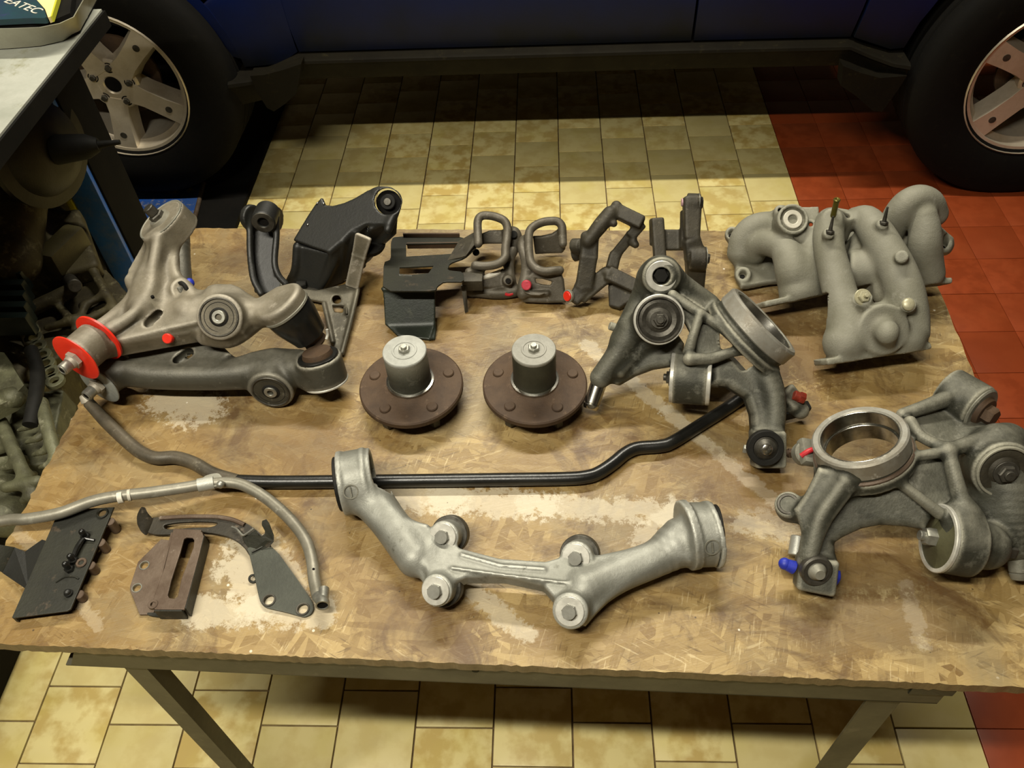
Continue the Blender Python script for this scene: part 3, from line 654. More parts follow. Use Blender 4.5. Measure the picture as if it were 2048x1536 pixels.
# ================================================================== grey-topped stand, tray and box, top left
M_GREY = mat('smudged_grey_laminate', '#94968a', '#a9aa9f', '#7c7b5e', rough=.4, r2=.6, scale=5, bump=.04, c3a=.56, c3b=.7)
zs = 1.06
st = thing('side_bench', (-1.5, 1.45, 0), 'smudged grey side bench top with a black edge, upper left corner', 'bench'); BASE[st.name] = np.array([-1.5, 1.45, 0.])
c = [P(203, 18, zs), P(0, 268, zs), P(-330, 660, zs)]; dd = nrm(c[1]-c[0]); c = [c[0], c[0]+dd*.72]; sd = np.array([-dd[1], dd[0], 0]); sd = -sd if sd[0] > 0 else sd
top = [c[0], c[1], c[1]+sd*1.0, c[0]+sd*1.0]
g = G(); g.prism([p-[0, 0, .004] for p in top], np.array([0, 0, .004])); g.build('worktop', M_GREY, st)
g = G(); g.prism([p-[0, 0, .034] for p in [top[0]-sd*.004-dd*.004, top[1]-sd*.004+dd*.004, top[2], top[3]]], np.array([0, 0, .0295])); g.build('black_edge', M_DARK, st)
for i, j in ((.95, .66), (.95, .08)):
    p = c[0]+sd*i+dd*j; g = G(); g.bev((p[0], p[1], (zs-.03)/2), .04, .04, zs-.03, .004); g.build('leg', M_BLK, st)
# shallow tray with a turned-up rim
M_TRAY = mat('pale_grey_plastic_tray', '#a8a796', '#9a9887', None, rough=.35, scale=9, bump=.03)
tr = thing('parts_tray', P(60, 60, zs), 'shallow pale tray with raised rim and dark inside on the side bench', 'tray')
rim = [P(x, y, zs+.045) for x, y in ((-60, 58), (20, 57), (80, 55), (120, 47), (148, 34), (158, 16), (172, -8), (184, -30))]
outr = [P(x, y, zs+.002) for x, y in ((-60, 100), (20, 97), (80, 92), (125, 82), (160, 62), (176, 36), (184, 8), (190, -18))]
inn = [p+[-.006, .008, -.003] for p in rim]; inb = [p+[-.02, .035, -.040] for p in rim]
g = G(); n = len(rim); V = outr+rim+inn+inb; g.add(V, [(r*n+i, r*n+i+1, (r+1)*n+i+1, (r+1)*n+i) for r in range(3) for i in range(n-1)]); g.build('tray_rim', M_TRAY, tr, 60)
fc = [p for p in inb]+[inb[-1]+[-.1, .3, 0], inb[0]+[-.2, .45, 0]]; g = G(); g.prism(fc, np.array([0, 0, -.002])); g.build('tray_floor', M_DARK, tr)
g = G(); g.prism([P(x, y, zs+.022) for x, y in ((-60, 52), (60, 48), (98, 44), (140, 26), (150, -60), (-60, -60))], np.array([0, 0, -.018])); g.build('tray_dark_block', M_DARK, tr)  # added dark block standing in for the black shade under the box
bx = thing('cardboard_box', P(40, 20, zs+.01), 'dark blue printed cardboard box with pale side lying in the tray', 'box')
M_BOX = mat('dark_blue_print', '#22303f', '#1d3a3f', '#2d2f52', rough=.45, scale=14, bump=.02); M_CARD = mat('cream_card', '#e0cf96', '#d8c789', None, rough=.7, scale=9, bump=.02); M_YG = mat('yellow_green_edge', '#b7b62b', None, None, rough=.6, bump=0)
zb = zs+.034
bp = [P(x, y, zb) for x, y in ((-60, 42), (60, 36), (94, 36), (88, 18), (68, -6), (30, -50), (-60, -60))]
g = G(); g.prism(rr(bp, 3, .25), np.array([0, 0, -.010])); g.build('box_lid', M_BOX, bx)
cp = [P(96, 35, zb-.002), P(101, 33, zb-.002), P(112, -6, zb-.002), P(120, -40, zb-.002), P(40, -52, zb-.002), P(70, -4, zb-.002), P(90, 18, zb-.002)]
g = G(); g.prism(cp, np.array([0, 0, -.010])); g.build('box_side', M_CARD, bx)
g = G(); g.prism([P(101, 33, zb), P(104, 32, zb), P(116, -6, zb), P(124, -40, zb), P(120, -40, zb), P(112, -6, zb)], np.array([0, 0, -.010])); g.build('box_trim', M_YG, bx)
fc_ = bpy.data.curves.new('t', 'FONT'); fc_.body = 'EATEC'; fc_.size = .030; fc_.extrude = .0003; fo = bpy.data.objects.new('t', fc_); COL.objects.link(fo)
me = bpy.data.meshes.new_from_object(fo.evaluated_get(bpy.context.evaluated_depsgraph_get())); bpy.data.objects.remove(fo)
p0, p1 = P(6, 4, zb), P(71, 28, zb); ux = nrm(p1-p0); uy = np.cross([0, 0, 1.], ux); sc = np.linalg.norm(p1-p0)/max(v.co.x for v in me.vertices)
for v in me.vertices: v.co = Vector(p0+ux*v.co.x*sc+uy*v.co.y*sc*.8+np.array([0, 0, v.co.z+.0006])-BASE[bx.name])
link('box_lettering', me, bx, M_WHT)
# ================================================================== engine and gearbox on the floor at the left
M_ENG = mat('oily_engine_casting', '#5a5236', '#352e1c', '#8c8564', metal=.15, rough=.5, r2=.75, scale=9, bump=.6, c3a=.56, c3b=.72)
M_ENG2 = mat('greenish_grimy_casting', '#6a6a50', '#403e2c', '#9c9a80', metal=.2, rough=.45, r2=.7, scale=10, bump=.6, c3a=.56, c3b=.72)
eng = thing('engine', (-1.25, 1.0, 0), 'grimy dismounted engine and gearbox with ribbed casing, left of the workbench', 'engine'); BASE[eng.name] = np.array([-1.25, 1.0, 0.])
def E(x, y, z): return P(x, y, z)
g = G(); g.bev((-1.42, .95, .185), .5, 1.3, .37, .03); g.build('engine_stand', M_DARK, eng)
c = Cast(.007, .02)
c.bar(E(60, 520, .28), E(30, 930, .28), .34, .34, .36, (0, 0, 1), .03); c.bar(E(70, 330, .58), E(95, 620, .42), .14, .26, .26, (0, 0, 1), .03)
c.cyl(E(120, 505, .54), E(70, 540, .46), .08, .01); c.cap(E(60, 470, .58), .06, E(95, 540, .55)); c.cap(E(40, 350, .70), .06, E(20, 520, .64)); c.cap(E(200, 590, .45), .05, E(240, 690, .42))
c.cap(E(10, 640, .5), .05, E(40, 760, .5)); c.bar(E(120, 440, .58), E(150, 560, .55), .10, .12, .05, (0, 0, 1), .01)
c.build('engine_block', M_ENG, eng)
# bell flange with shaft
fc0 = E(118, 300, .78); axf = nrm(np.array([.93, -.25, .08])); g = G()
g.lathe(fc0-axf*.14, axf, [(.05, 0), (.10, .0), (.115, .02), (.115, .03), (.10, .04), (.10, .075), (.125, .08), (.125, .095), (.10, .10), (.085, .12), (.05, .135)], 40); g.build('drive_flange', mat('brown_black_flange', '#2c2718', '#1e1a10', None, metal=.2, rough=.55, scale=12, bump=.3), eng)
e1 = E(240, 284, .78); g = G(); g.tube([fc0-axf*.01, fc0*.55+e1*.45, fc0*.35+e1*.65], [.032, .026, .014], sub=1); g.tube([fc0*.4+e1*.6, e1], [.009, .005], sub=1); g.build('input_shaft', M_RUB, eng)
g = G(); g.cyl(E(64, 228, .80), E(44, 262, .80), .006, .012); g.build('sensor_tab', M_YEL, eng)
# ribbed gearbox casing: long rails with curved ribs between
c = Cast(.005, .012)
rail = [((190, 540), (225, 640)), ((92, 560), (150, 660))]
c.cap(E(188, 545, .555), .010, E(248, 650, .545)); c.cap(E(150, 455, .58), .008, E(186, 540, .56)); c.cap(E(60, 620, .55), .016, E(140, 582, .56)); c.cap(E(40, 640, .55), .012, E(65, 700, .53))
for x0, y0, x1, y1 in ((165, 612, 205, 592), (172, 640, 218, 618), (150, 660, 170, 612), (118, 612, 142, 640), (95, 655, 150, 640), (198, 652, 232, 640)): c.cap(E(x0, y0, .545), .0085, E(x1, y1, .550))
c.bar(E(120, 590, .515), E(190, 690, .51), .22, .24, .03, (0, 0, 1))
c.build('gearbox_casing', M_ENG, eng)
c = Cast(.004, .010)
c.bar(E(10, 800, .50), E(75, 1010, .47), .13, .12, .05, (0, 0, 1)); c.bar(E(95, 800, .52), E(60, 950, .50), .09, .10, .06, (0, 0, 1))
for i in range(4): a = (2+i*19, 905+i*32); c.chain([(E(a[0]-14, a[1], .55), .006), (E(a[0]+10, a[1]-10, .555), .009), (E(a[0]+28, a[1]-20, .54), .007)])
for i in range(4): a = (52+i*14, 858+i*25); c.chain([(E(a[0]-14, a[1]+2, .575), .004), (E(a[0]+14, a[1]-10, .585), .008), (E(a[0]+34, a[1]-34, .57), .006)])
c.chain([(E(12, 975, .56), .010), (E(75, 962, .57), .010)]); c.chain([(E(2, 845, .57), .012), (E(64, 985, .555), .012)]); c.chain([(E(84, 805, .60), .011), (E(96, 860, .60), .012), (E(118, 935, .585), .010)])
c.cap(E(0, 800, .60), .02, E(25, 795, .61)); c.cap(E(15, 1030, .5), .04, E(0, 980, .5))
c.build('ribbed_cover', M_ENG2, eng)
g = G(); g.tube([E(62, 700, .60), E(75, 745, .60), E(70, 800, .61), E(60, 850, .6)], .013); g.build('hose', M_RUB, eng)
g = G()
for i in range(7): p = E(58+i*9+rnd.uniform(-3, 3), 660+i*17, .585); g.ring(p-[0, 0, .006], p+[0, 0, .004], .018, .009, 14)
g.build('chain_cover', M_ENG2, eng)
g = G(); 
for i in range(5): g.bev(E(8+i*2, 560+i*22, .62), .10, .018, .05, .004)
g.build('cooling_fins', mat('blue_black_plastic', '#14201f', '#1b2622', None, rough=.4, scale=20), eng)
g = G(); g.cyl(E(140, 560, .56), E(150, 572, .60), .014); g.build('hose_fitting', M_STLD, eng)
g = G(); g.prism([E(-40, 700, .635), E(8, 705, .635), E(48, 770, .625), E(20, 800, .62), E(-40, 830, .62)], np.array([0, 0, -.03])); g.build('cover_plate', M_ENG2, eng)
g = G(); g.bev(E(128, 500, .60), .05, .11, .06, .01, (nrm([1, -.3, 0]), nrm([.3, 1, 0]), ez)); g.build('mount_block', mat('khaki_casting', '#57502f', '#463f25', None, rough=.6, scale=14, bump=.3), eng)
# ================================================================== things lying on the board
def bolt(parent, p, ax, r, hh=.006, washer=0, wm=None, m=None, stub=0, name='bolt'):
    """hex head standing on p along ax, with an optional washer and threaded stub"""
    p = np.asarray(p, float); ax = nrm(ax); o = None
    if washer: G().ring(p-ax*.001, p+ax*.0022, washer, r*.6, 30, .0006).build('washer', wm or M_STL, parent) if False else link_washer(parent, p, ax, washer, r, wm)
    g = G(); g.hexn(p+ax*(.002 if washer else 0), p+ax*(hh+.002), r)
    if stub: g.cyl(p+ax*hh, p+ax*(hh+stub), r*.55, n=14)
    return g.build(name, m or M_STL, parent)
def link_washer(parent, p, ax, R, r, wm):
    g = G(); g.ring(p-ax*.001, p+ax*.0022, R, r*.6, 30, .0006); return g.build('washer', wm or M_STL, parent)
def mk(name, at, label, cat, group=None):
    b = np.array([at[0], at[1], HT]); return thing(name, b, label, cat, group)
# ---------------------------------------------------------------- hub flanges on their studs
def hub(x, y, label, mc, seed, lid):
    r_ = random.Random(seed); c = T(x, y, .029); t = mk('wheel_hub', c, label, 'wheel hub', 'rusty wheel hubs in the middle of the board')
    z = np.array([0, 0, 1.]); R = .0765
    g = G(); g.lathe(c, z, [(.001, 0), (R-.002, 0), (R, .002), (R, .009), (R-.002, .011), (.052, .0125), (.040, .016), (.034, .018), (.001, .018)], 72); fl_ = g.build('flange', M_RUST, t, 30)
    b = c+z*.017; g = G(); g.lathe(b, z, [(.033, 0), (.0335, .004), (.031, .006), (.031, .062), (.030, .064), (.026, .0645)], 56); bar_ = g.build('barrel', mc, t, 30)
    g = G(); g.lathe(b, z, [(.0312, .0), (.0352, .0), (.0348, .0045), (.0312, .0055)], 56, closed=True); g.build('bright_seal_ring', M_CHR, t)
    top = b+z*.064; g = G(); g.lathe(top, z, [(.0312, -.003), (.0312, 0), (.0302, .0015), (.018, .0016), (.0175, .0026), (.015, .0026), (.0145, .0016), (.0001, .0016)], 48); g.build('end_cap', lid, t, 25)
    g = G(); g.hexn(top+z*.0016, top+z*.007, .0085); g.cyl(top+z*.006, top+z*.011, .0045, n=16); g.build('axle_nut', M_STL, t)
    for k in range(5):
        a = (.35 if seed == 1 else .28)+k*2*PI/5; q = c+np.array([math.cos(a), math.sin(a), 0])*.0575
        g = G(); g.lathe(q+z*.0105, z, [(.008, 0), (.0082, .003), (.007, .0045), (.0001, .0047)], 20); g.build('stud_head', M_RUST, t)
        g = G(); g.cyl(q-z*.029, q+z*.0, .0052, n=16); g.hexn(q-z*.010, q-z*.026, .0092); g.build('wheel_stud', M_STLD, t)
    return t
hub(824, 778, 'rusty wheel hub with pale domed cap, left of the two', M_ALUD, 1, mat('chalky_grey_cap', '#a3a49c', '#8f9088', None, rough=.55, scale=40))
hub(1070, 776, 'rusty wheel hub with plain dark-grey barrel cap, right of the two', mat('olive_barrel', '#403f31', '#333226', None, metal=.3, rough=.5, scale=22), 2, mat('dull_grey_cap', '#8d8b80', '#7c7a6f', None, rough=.5, scale=40))
# ---------------------------------------------------------------- anti-roll bar
ab = mk('anti_roll_bar', T(800, 960), 'long bent black anti-roll bar lying across the whole board', 'bar')
L = [(1000, 959), (1130, 957), (1175, 953), (1200, 944), (1228, 925), (1250, 907), (1275, 896), (1320, 892), (1345, 884), (1400, 850), (1460, 812), (1500, 782), (1515, 770)]
g = G(); g.tube([T(470, 962, .011)]+[T(560, 964, .011), T(760, 962, .011)]+[T(x, y, .011) for x, y in L], .0092, 20, sub=8); g.build('black_bar', M_BLKG, ab, 60)
g = G(); g.tube([T(178, 806, .025), T(215, 846, .016), T(262, 890, .012), T(290, 909, .011), T(315, 916, .011), T(350, 915, .011), T(385, 925, .011), T(425, 947, .011), T(475, 962, .011)], [.0085, .0095, .0095, .0095, .0095, .0095, .0094, .0094, .0094], 20, sub=8)
g.build('bar_end', mat('dusty_brown_bar', '#5b5344', '#3c372c', '#77705f', metal=.2, rough=.4, r2=.55, scale=14), ab, 60)
g = G(); p = T(176, 803, .026); g.cyl(p, p+cdir(-.3, -.8, .3)*.012, .0095, .0075); g.build('bar_tip', M_ARM, ab)
# ---------------------------------------------------------------- grey pipe
pp = mk('coolant_pipe', T(400, 980), 'bent grey metal pipe with open end, front left of the board', 'pipe')
PT = [(-150, 1078, .030), (0, 1043, .034), (55, 1038, .036), (120, 1026, .038), (180, 1004, .040), (230, 993, .040), (300, 985, .036), (370, 975, .030), (425, 966, .026), (470, 966, .024), (505, 979, .022), (545, 1006, .018), (585, 1044, .016), (612, 1082, .015), (624, 1120, .015), (629, 1160, .016), (636, 1192, .019)]
g = G(); g.tube([T(*p) for p in PT], .0078, 20, sub=8); g.build('pipe_run', M_PIPE, pp, 60)
e = T(645, 1208, .026); d = cdir(.18, .45, .7); g = G(); g.tube([T(636, 1192, .019), e-d*.004, e+d*.003], [.0078, .0082, .0086], 24, sub=3, hollow=.78); g.build('open_end', M_STL, pp, 50)
g = G(); g.cyl(e+d*.0006, e+d*.0008, .0066, ch=0); g.build('bore', M_DARK, pp)
g = G(); g.tube([T(396, 971, .0285), T(412, 968, .0275), T(428, 965, .0265)], .0094, 20, sub=1); g.build('sleeve', M_ALUB, pp, 40)
g = G(); q = T(418, 955, .030); g.prism(rr([T(398, 962, .034), T(412, 950, .036), T(437, 945, .034), T(447, 958, .030), T(440, 972, .028), T(418, 974, .030)]), np.array([0, 0, -.004])); g.build('clip_tab', M_ALU, pp)
g = G(); g.ball(T(441, 969, .033), .0055); g.build('clip_rivet', M_STL, pp)
for a, b in (((236, 996, .0405), (246, 994, .040)), ((256, 991, .0395), (262, 990, .039))):
    g = G(); g.tube([T(*a), T(*b)], .0081, 20, sub=1); g.build('white_mark', M_WHT, pp)
g = G(); g.cyl(T(627, 1138, .024), T(627, 1138, .0215), .0016); g.build('pin_hole', M_DARK, pp)
# ---------------------------------------------------------------- black plate with bent tab
bp_ = mk('black_mounting_plate', T(120, 1130), 'flat black steel mounting plate with bolts and bent side tab, front left corner', 'plate')
f = plane3((118, 1020, .028), (227, 1015, .028), (26, 1236, .014))
plate('plate', [f(*q) for q in ((118, 1020), (228, 1014), (141, 1218), (134, 1222), (27, 1236), (24, 1234))], .003, M_OLIVE, bp_, [circle(f(205, 1027), f(1, 1)*0+[0, 0, 1], .0055)])
g = G(); g.prism([f(118, 1022), f(24, 1235), f(24, 1235)-[0, 0, .012], f(118, 1022)-[0, 0, .012]], np.array([.003, 0, 0])); g.build('folded_lip', M_OLIVE, bp_)
g = G(); g.prism([T(28, 1094, .016), T(50, 1103, .015), T(84, 1079, .020), T(100, 1084, .022), T(57, 1181, .016), T(4, 1145, .006)], np.array([0, 0, -.0025])); g.build('bent_tab', M_BLK, bp_)
g = G(); g.prism([T(-20, 1086, .032), T(27, 1094, .018), T(3, 1144, .008), T(-34, 1126, .024)], np.array([.001, 0, -.0025])); g.build('tab_end', M_OLIVE, bp_)
for x, y in ((205, 1027),): g = G(); g.ring(f(x, y), f(x, y)+[0, 0, .0025], .008, .0055, 20); g.build('nut_ring', M_OLIVE, bp_)
up = np.array([0, 0, 1.])
for x, y, hh in ((166, 1066, .013), (142, 1114, .012), (134, 1131, .014)):
    p = f(x+6, y+8); g = G(); g.cyl(p, p+up*hh, .0042, n=14); g.cyl(p, p+up*.005, .0062, n=6); g.ball(p+up*hh, .0040); g.build('stud_bolt', M_BLKG, bp_)
g = G(); g.tube([f(170, 1082)+up*.006, f(160, 1100)+up*.008, f(150, 1120)+up*.006], .0030, 10); g.tube([f(172, 1080)+up*.004, f(190, 1082)+up*.002], .002, 8, sub=1); g.build('clip_wire', M_BLKG, bp_)
p = f(163, 1126); g = G(); g.ring(p, p+up*.0025, .007, .0035, 20); g.build('grommet', M_RUSTG, bp_)
p = f(138, 1188); g = G(); g.cyl(p-[0, 0, .002], p+up*.004, .0052, n=14); g.ball(p+up*.004, .0045); g.build('rivet', M_BLK, bp_)
g = G(); q_ = f(118, 1034)
for k in range(10): pass
g.tube([f(112, 1165)+up*.0004, f(130, 1155)+up*.0006, f(148, 1154)+up*.0006, f(158, 1158)+up*.0004], .0012, 6); g.build('weld_bead', M_OLIVE, bp_)
for x, y in ((222, 1040), (203, 1082), (183, 1128), (160, 1186)):
    a = f(x-4, y); g = G(); g.cyl(a-[0, 0, .003], np.array([a[0], a[1], HT+.0005]), .0060, n=14); g.build('standoff', M_RUSTG, bp_)
# ---------------------------------------------------------------- brown slotted bracket
sb = mk('slotted_bracket', T(330, 1150), 'brown rusty U-shaped bracket with a long slot, front left', 'bracket')
z2 = lambda x, y: (240+x/4.876, 980+y/4.876)
f = plane3((*z2(410, 475), .004), (*z2(190, 1210), .004), (*z2(95, 960), .004))
plate('base_wing', [f(*z2(*q)) for q in ((400, 478), (500, 490), (470, 660), (330, 1190), (265, 1212), (190, 1214), (98, 980), (96, 940), (175, 700))], .0035, M_RUSTG, sb, [circle(f(*z2(238, 735)), up, .0062), circle(f(*z2(165, 955)), up, .0062)])
for x, y in ((238, 735), (165, 955)): p = f(*z2(x, y)); g = G(); g.ring(p-up*.0038, p+up*.0008, .0068, .0052, 20, .0004); g.build('captive_nut', M_STL, sb)
f = plane3((*z2(510, 385), .024), (*z2(790, 400), .024), (*z2(630, 1150), .024))
sl = [f(*z2(*q)) for q in ((625, 475), (650, 462), (705, 466), (722, 488), (715, 560), (600, 860), (560, 1040), (530, 1058), (480, 1052), (465, 1025), (500, 880), (590, 600))]
plate('slotted_top', [f(*z2(*q)) for q in ((515, 395), (545, 375), (770, 388), (800, 410), (815, 450), (770, 640), (640, 1120), (625, 1165), (340, 1165), (310, 1130), (330, 1040), (430, 760), (470, 600))], .003, M_RUSTG, sb, [sl], bevel=.0008)
def wall(a, b, za, zb, name, m, th=.0028, off=0):
    g = G(); A, B = f(*z2(*a)), f(*z2(*b)); d = nrm(B-A); nn = np.cross(d, up)*th; A = A-nn/2+up*za; B = B-nn/2+up*za; dz = up*(zb-za); g.prism([A, B, B+dz, A+dz], nn); return g.build(name, m, sb)
wall((505, 410), (322, 1110), -.0205, -.001, 'left_web', M_RUSTG); wall((812, 440), (628, 1150), -.022, -.001, 'right_web', M_OLIVE); wall((600, 1168), (335, 1168), -.022, -.001, 'front_web', M_OLIVE); wall((520, 382), (790, 395), -.022, -.001, 'rear_web', M_RUSTG)
p = f(*z2(450, 1210))-up*.012; g = G(); g.prism(rr([T(*z2(270, 1200), .003), T(*z2(600, 1222), .003), T(*z2(585, 1252), .003), T(*z2(440, 1252), .003), T(*z2(275, 1232), .003)]), up*.003); g.build('front_lip', M_OLIVE, sb)
p = T(*z2(450, 1212), .0062); g = G(); g.lathe(p, up, [(.0001, 0), (.0042, 0), (.0042, .0004), (.0001, .0004)], 18); g.build('lip_hole', M_DARK, sb)
p = f(*z2(322, 1115)); g = G(); g.ring(p-up*.003, p+up*.001, .0062, .0030, 18, .0004); g.build('small_eye', M_RUSTG, sb)
# ---------------------------------------------------------------- curved bracket with hook and foot plate
cb = mk('curved_bracket', T(480, 1110), 'dark curved bracket with hook and drilled grey foot plate, front left', 'bracket')
f = plane3((*z2(1250, 640), .010), (*z2(1890, 1100), .004), (*z2(1390, 1140), .004))
plate('foot_plate', rr([f(*z2(*q)) for q in ((1230, 560), (1265, 640), (1310, 830), (1345, 1000), (1370, 1100), (1415, 1150), (1600, 1190), (1725, 1225), (1800, 1245), (1865, 1215), (1892, 1165), (1880, 1090), (1700, 830), (1490, 540))], 2, .3), .004, mat('grey_blued_steel', '#4a4c43', '#3d3f37', None, metal=.4, rough=.4, r2=.5, scale=12), cb, [circle(f(*z2(1455, 1078)), up, .0066), circle(f(*z2(1785, 1165)), up, .0066)], up=up)
for x, y in ((1455, 1078), (1785, 1165)): p = f(*z2(x, y)); g = G(); g.ring(p-up*.002, p+up*.0008, .0088, .0064, 24, .0004); g.build('eyelet', M_STLD, cb)
def zc(x, y, h): return T(*z2(x, y), h)
f = plane3((*z2(330, 285), .012), (*z2(1440, 520), .012), (*z2(300, 430), .008))
M_CB = mat('worn_black_brown_steel', '#3a352a', '#2a261d', '#6a5f50', metal=.3, rough=.38, r2=.6, scale=20)
ol = [(250, 300), (330, 268), (450, 262), (620, 255), (780, 252), (930, 250), (1050, 262), (1150, 288), (1250, 335), (1340, 400), (1420, 480), (1480, 545), (1400, 620), (1270, 660), (1220, 575), (1140, 505), (1040, 455), (900, 425), (760, 418), (620, 432), (480, 440), (330, 440), (265, 420), (235, 380)]
hl = [(430, 345), (560, 322), (760, 312), (900, 316), (955, 328), (930, 352), (870, 368), (750, 368), (600, 378), (470, 388), (430, 375)]
plate('curved_arm', rr([f(*z2(*q)) for q in ol], 2, .3), .0055, M_CB, cb, [rr([f(*z2(*q)) for q in hl], 2, .3)], .0012)
g = G(); g.prism(rr([zc(262, 425, .010), zc(205, 380, .016), zc(165, 300, .024), zc(172, 240, .030), zc(210, 168, .034), zc(250, 175, .032), zc(270, 225, .026), zc(330, 290, .012)], 2, .3), np.array([0, -.003, -.0035])); g.build('upturned_end', M_CB, cb, 40)
g = G(); g.tube([f(*z2(x, y))+up*.001 for x, y in ((400, 285), (620, 272), (800, 270), (960, 275), (1100, 300), (1220, 350))], .0032, 10); g.build('rolled_edge', M_RUSTG, cb)
g = G()
hk = [zc(1195, 455, .016), zc(1260, 440, .020), zc(1320, 395, .026), zc(1335, 400, .026), zc(1350, 440, .024), zc(1385, 455, .024), zc(1415, 430, .026), zc(1415, 385, .029), zc(1385, 330, .032), zc(1390, 305, .033), zc(1430, 290, .033), zc(1460, 330, .032), zc(1505, 450, .026), zc(1500, 490, .020), zc(1440, 560, .009), zc(1290, 640, .006), zc(1230, 560, .008)]
g.prism(hk, nrm(np.cross(hk[5]-hk[0], hk[12]-hk[0]))*.0028*(-1)); g.build('hook_tab', M_OLIVE, cb, 30)
g = G(); g.tube([zc(1095, 365, .018), zc(1140, 385, .019), zc(1190, 440, .020), zc(1225, 440, .021), zc(1310, 380, .026)], .0016, 8, sub=3); g.build('worn_edge', M_STL, cb)
g = G(); g.ring(zc(1300, 870, .002), zc(1300, 870, .004), .006, .003, 18); g.build('side_lug', M_OLIVE, cb)
g = G(); g.tube([zc(1285, 610, .0125), zc(1350, 580, .0125), zc(1440, 530, .0125)], .0012, 8, sub=2); g.build('bend_ridge', M_OLIVE, cb)  # thin raised ridge along the bend
# ---------------------------------------------------------------- cast mounting bracket with two end rings and four bolts
M_STLB = mat('grey_bolt_head', '#85847b', '#74736a', None, metal=.3, rough=.45, scale=50, bump=.05)
M_WSH = mat('bright_zinc_washer', '#cfcdc2', '#b5b3a8', None, metal=.35, rough=.38, scale=50, bump=.05)
cm = mk('cast_axle_bracket', T(1040, 1120), 'pale cast aluminium bracket with two end rings and four washered bolts, front centre', 'bracket')
z3 = lambda x, y, h: T(640+x/2.438, 880+y/2.438, h)
c = Cast(.002, .008)
LA, LB = z3(110, 228, .040), z3(268, 200, .040); d = nrm(LB-LA); rl = .0405
RA, RB = z3(1788, 478, .036), z3(1915, 474, .036); dr = nrm(RB-RA); rrr = .0400
c.cyl(LA, LB, rl, .002); c.cyl(LA-d*.001, LA+d*.006, rl+.0025, .0015, k=.002); c.cyl(LA+d*.030, LA+d*.036, rl+.002, .0015, k=.003); c.cyl(LA+d*.002, LA+d*.034, rl+.0008, .001, k=.002)
c.cyl(RA, RB, rrr, .002); c.cyl(RB-d*.005, RB+d*.001, rrr+.002, .001, k=.002); c.cyl(RA-d*.004, RA+d*.006, rrr+.0035, .001, k=.003)
# arms
c.chain([(z3(215, 250, .036), .030), (z3(330, 400, .030), .024), (z3(470, 590, .026), .024)], k=.012); c.poly([z3(185, 150, .052), z3(235, 150, .055), z3(300, 290, .050), z3(420, 400, .042), z3(540, 440, .034), z3(600, 640, .026), z3(520, 740, .024), z3(470, 640, .028), z3(330, 480, .034), z3(195, 360, .036)], .016, .005, k=.010)
c.chain([(z3(1760, 510, .034), .030), (z3(1620, 600, .030), .022), (z3(1400, 690, .026), .022), (z3(1290, 740, .026), .024)], k=.012); c.poly([z3(1790, 370, .055), z3(1805, 480, .05), z3(1790, 610, .035), z3(1690, 600, .034), z3(1520, 700, .028), z3(1400, 800, .024), z3(1290, 920, .020), z3(1230, 790, .024), z3(1270, 600, .030), z3(1500, 560, .036), z3(1650, 520, .042), z3(1740, 440, .050)], .016, .005, k=.010)
# centre beam with rib
c.poly([z3(560, 470, .030), z3(690, 560, .030), z3(880, 610, .030), z3(1100, 625, .030), z3(1220, 590, .030), z3(1300, 720, .030), z3(1260, 860, .030), z3(1160, 820, .030), z3(1090, 740, .030), z3(900, 700, .030), z3(720, 700, .030), z3(640, 730, .030), z3(560, 780, .030), z3(520, 640, .030)], .022, .004, k=.010)
c.poly([z3(640, 635, .042), z3(900, 672, .042), z3(1220, 712, .042), z3(1220, 720, .042), z3(900, 682, .042), z3(640, 645, .042)], .006, .0015, k=.004)
c.poly([z3(690, 568, .042), z3(880, 622, .042), z3(1100, 640, .042), z3(1100, 650, .042), z3(880, 634, .042), z3(690, 580, .042)], .005, .0015, k=.004)
tl = nrm(cdir(-.35, .28, 1.0)*1.0+np.array([0, 0, .5]))
BO = [((603, 487), .044, .0200), ((568, 750), .042, .0200), ((1248, 590), .042, .0205), ((1218, 850), .040, .0205)]
for (x, y), h, r in BO: p = z3(x, y, h); c.cyl(p-tl*.030, p-tl*.001, r*.97, .002, k=.006)
c.ops.append(c.ops[-1]); 
c.cyl(LB-d*.022, LB+d*.02, rl-.0065, .001, -1, .001); c.cyl(LA-d*.02, LA+d*.018, rl-.0065, .001, -1, .001); c.cyl(RB-dr*.02, RB+dr*.02, rrr-.006, .001, -1, .001)
body = c.build('casting', M_ALUB, cm)
for (x, y), h, r in BO:
    p = z3(x, y, h); wm = M_STL
    w_ = link_washer(cm, p, tl, .0172, .008, M_WSH)
    g = G(); g.hexn(p+tl*.002, p+tl*.008, .0092); g.lathe(p+tl*.007, tl, [(.0084, 0), (.0080, .0018), (.0001, .0018)], 24); g.build('bolt', M_STLB, cm)
    q = p-tl*.030; g = G(); g.ring(q-tl*.004, q+tl*.008, r*1.22, r*.5, 36); g.build('bush_flange', M_STLD, cm)
for a, b, r in ((LA-d*.006, LA+d*.012, rl-.004), (RB-dr*.010, RB+dr*.006, rrr-.0035)):
    g = G(); g.ring(a, b, r, r*.45, 40); g.build('rubber_bush', M_RUB, cm)
for p, n_ in ((z3(150, 228, .052), 0), (z3(1848, 470, .050), 1)):
    cc = LA+d*.015 if not n_ else RA+dr*.016; rad = (rl+.0022) if not n_ else rrr+.0012; o_ = nrm(cdir(0, .22, 1) - d*(cdir(0, .22, 1)@d)); q = cc+o_*rad
    g = G(); g.lathe(q-o_*.001, o_, [(.0082, 0), (.0098, 0), (.0098, .0016), (.0082, .0016)], 26, closed=True); g.box(q+o_*.0002, .0018, .013, .002, basis(o_)); g.build('cast_mark', M_ALU, cm)
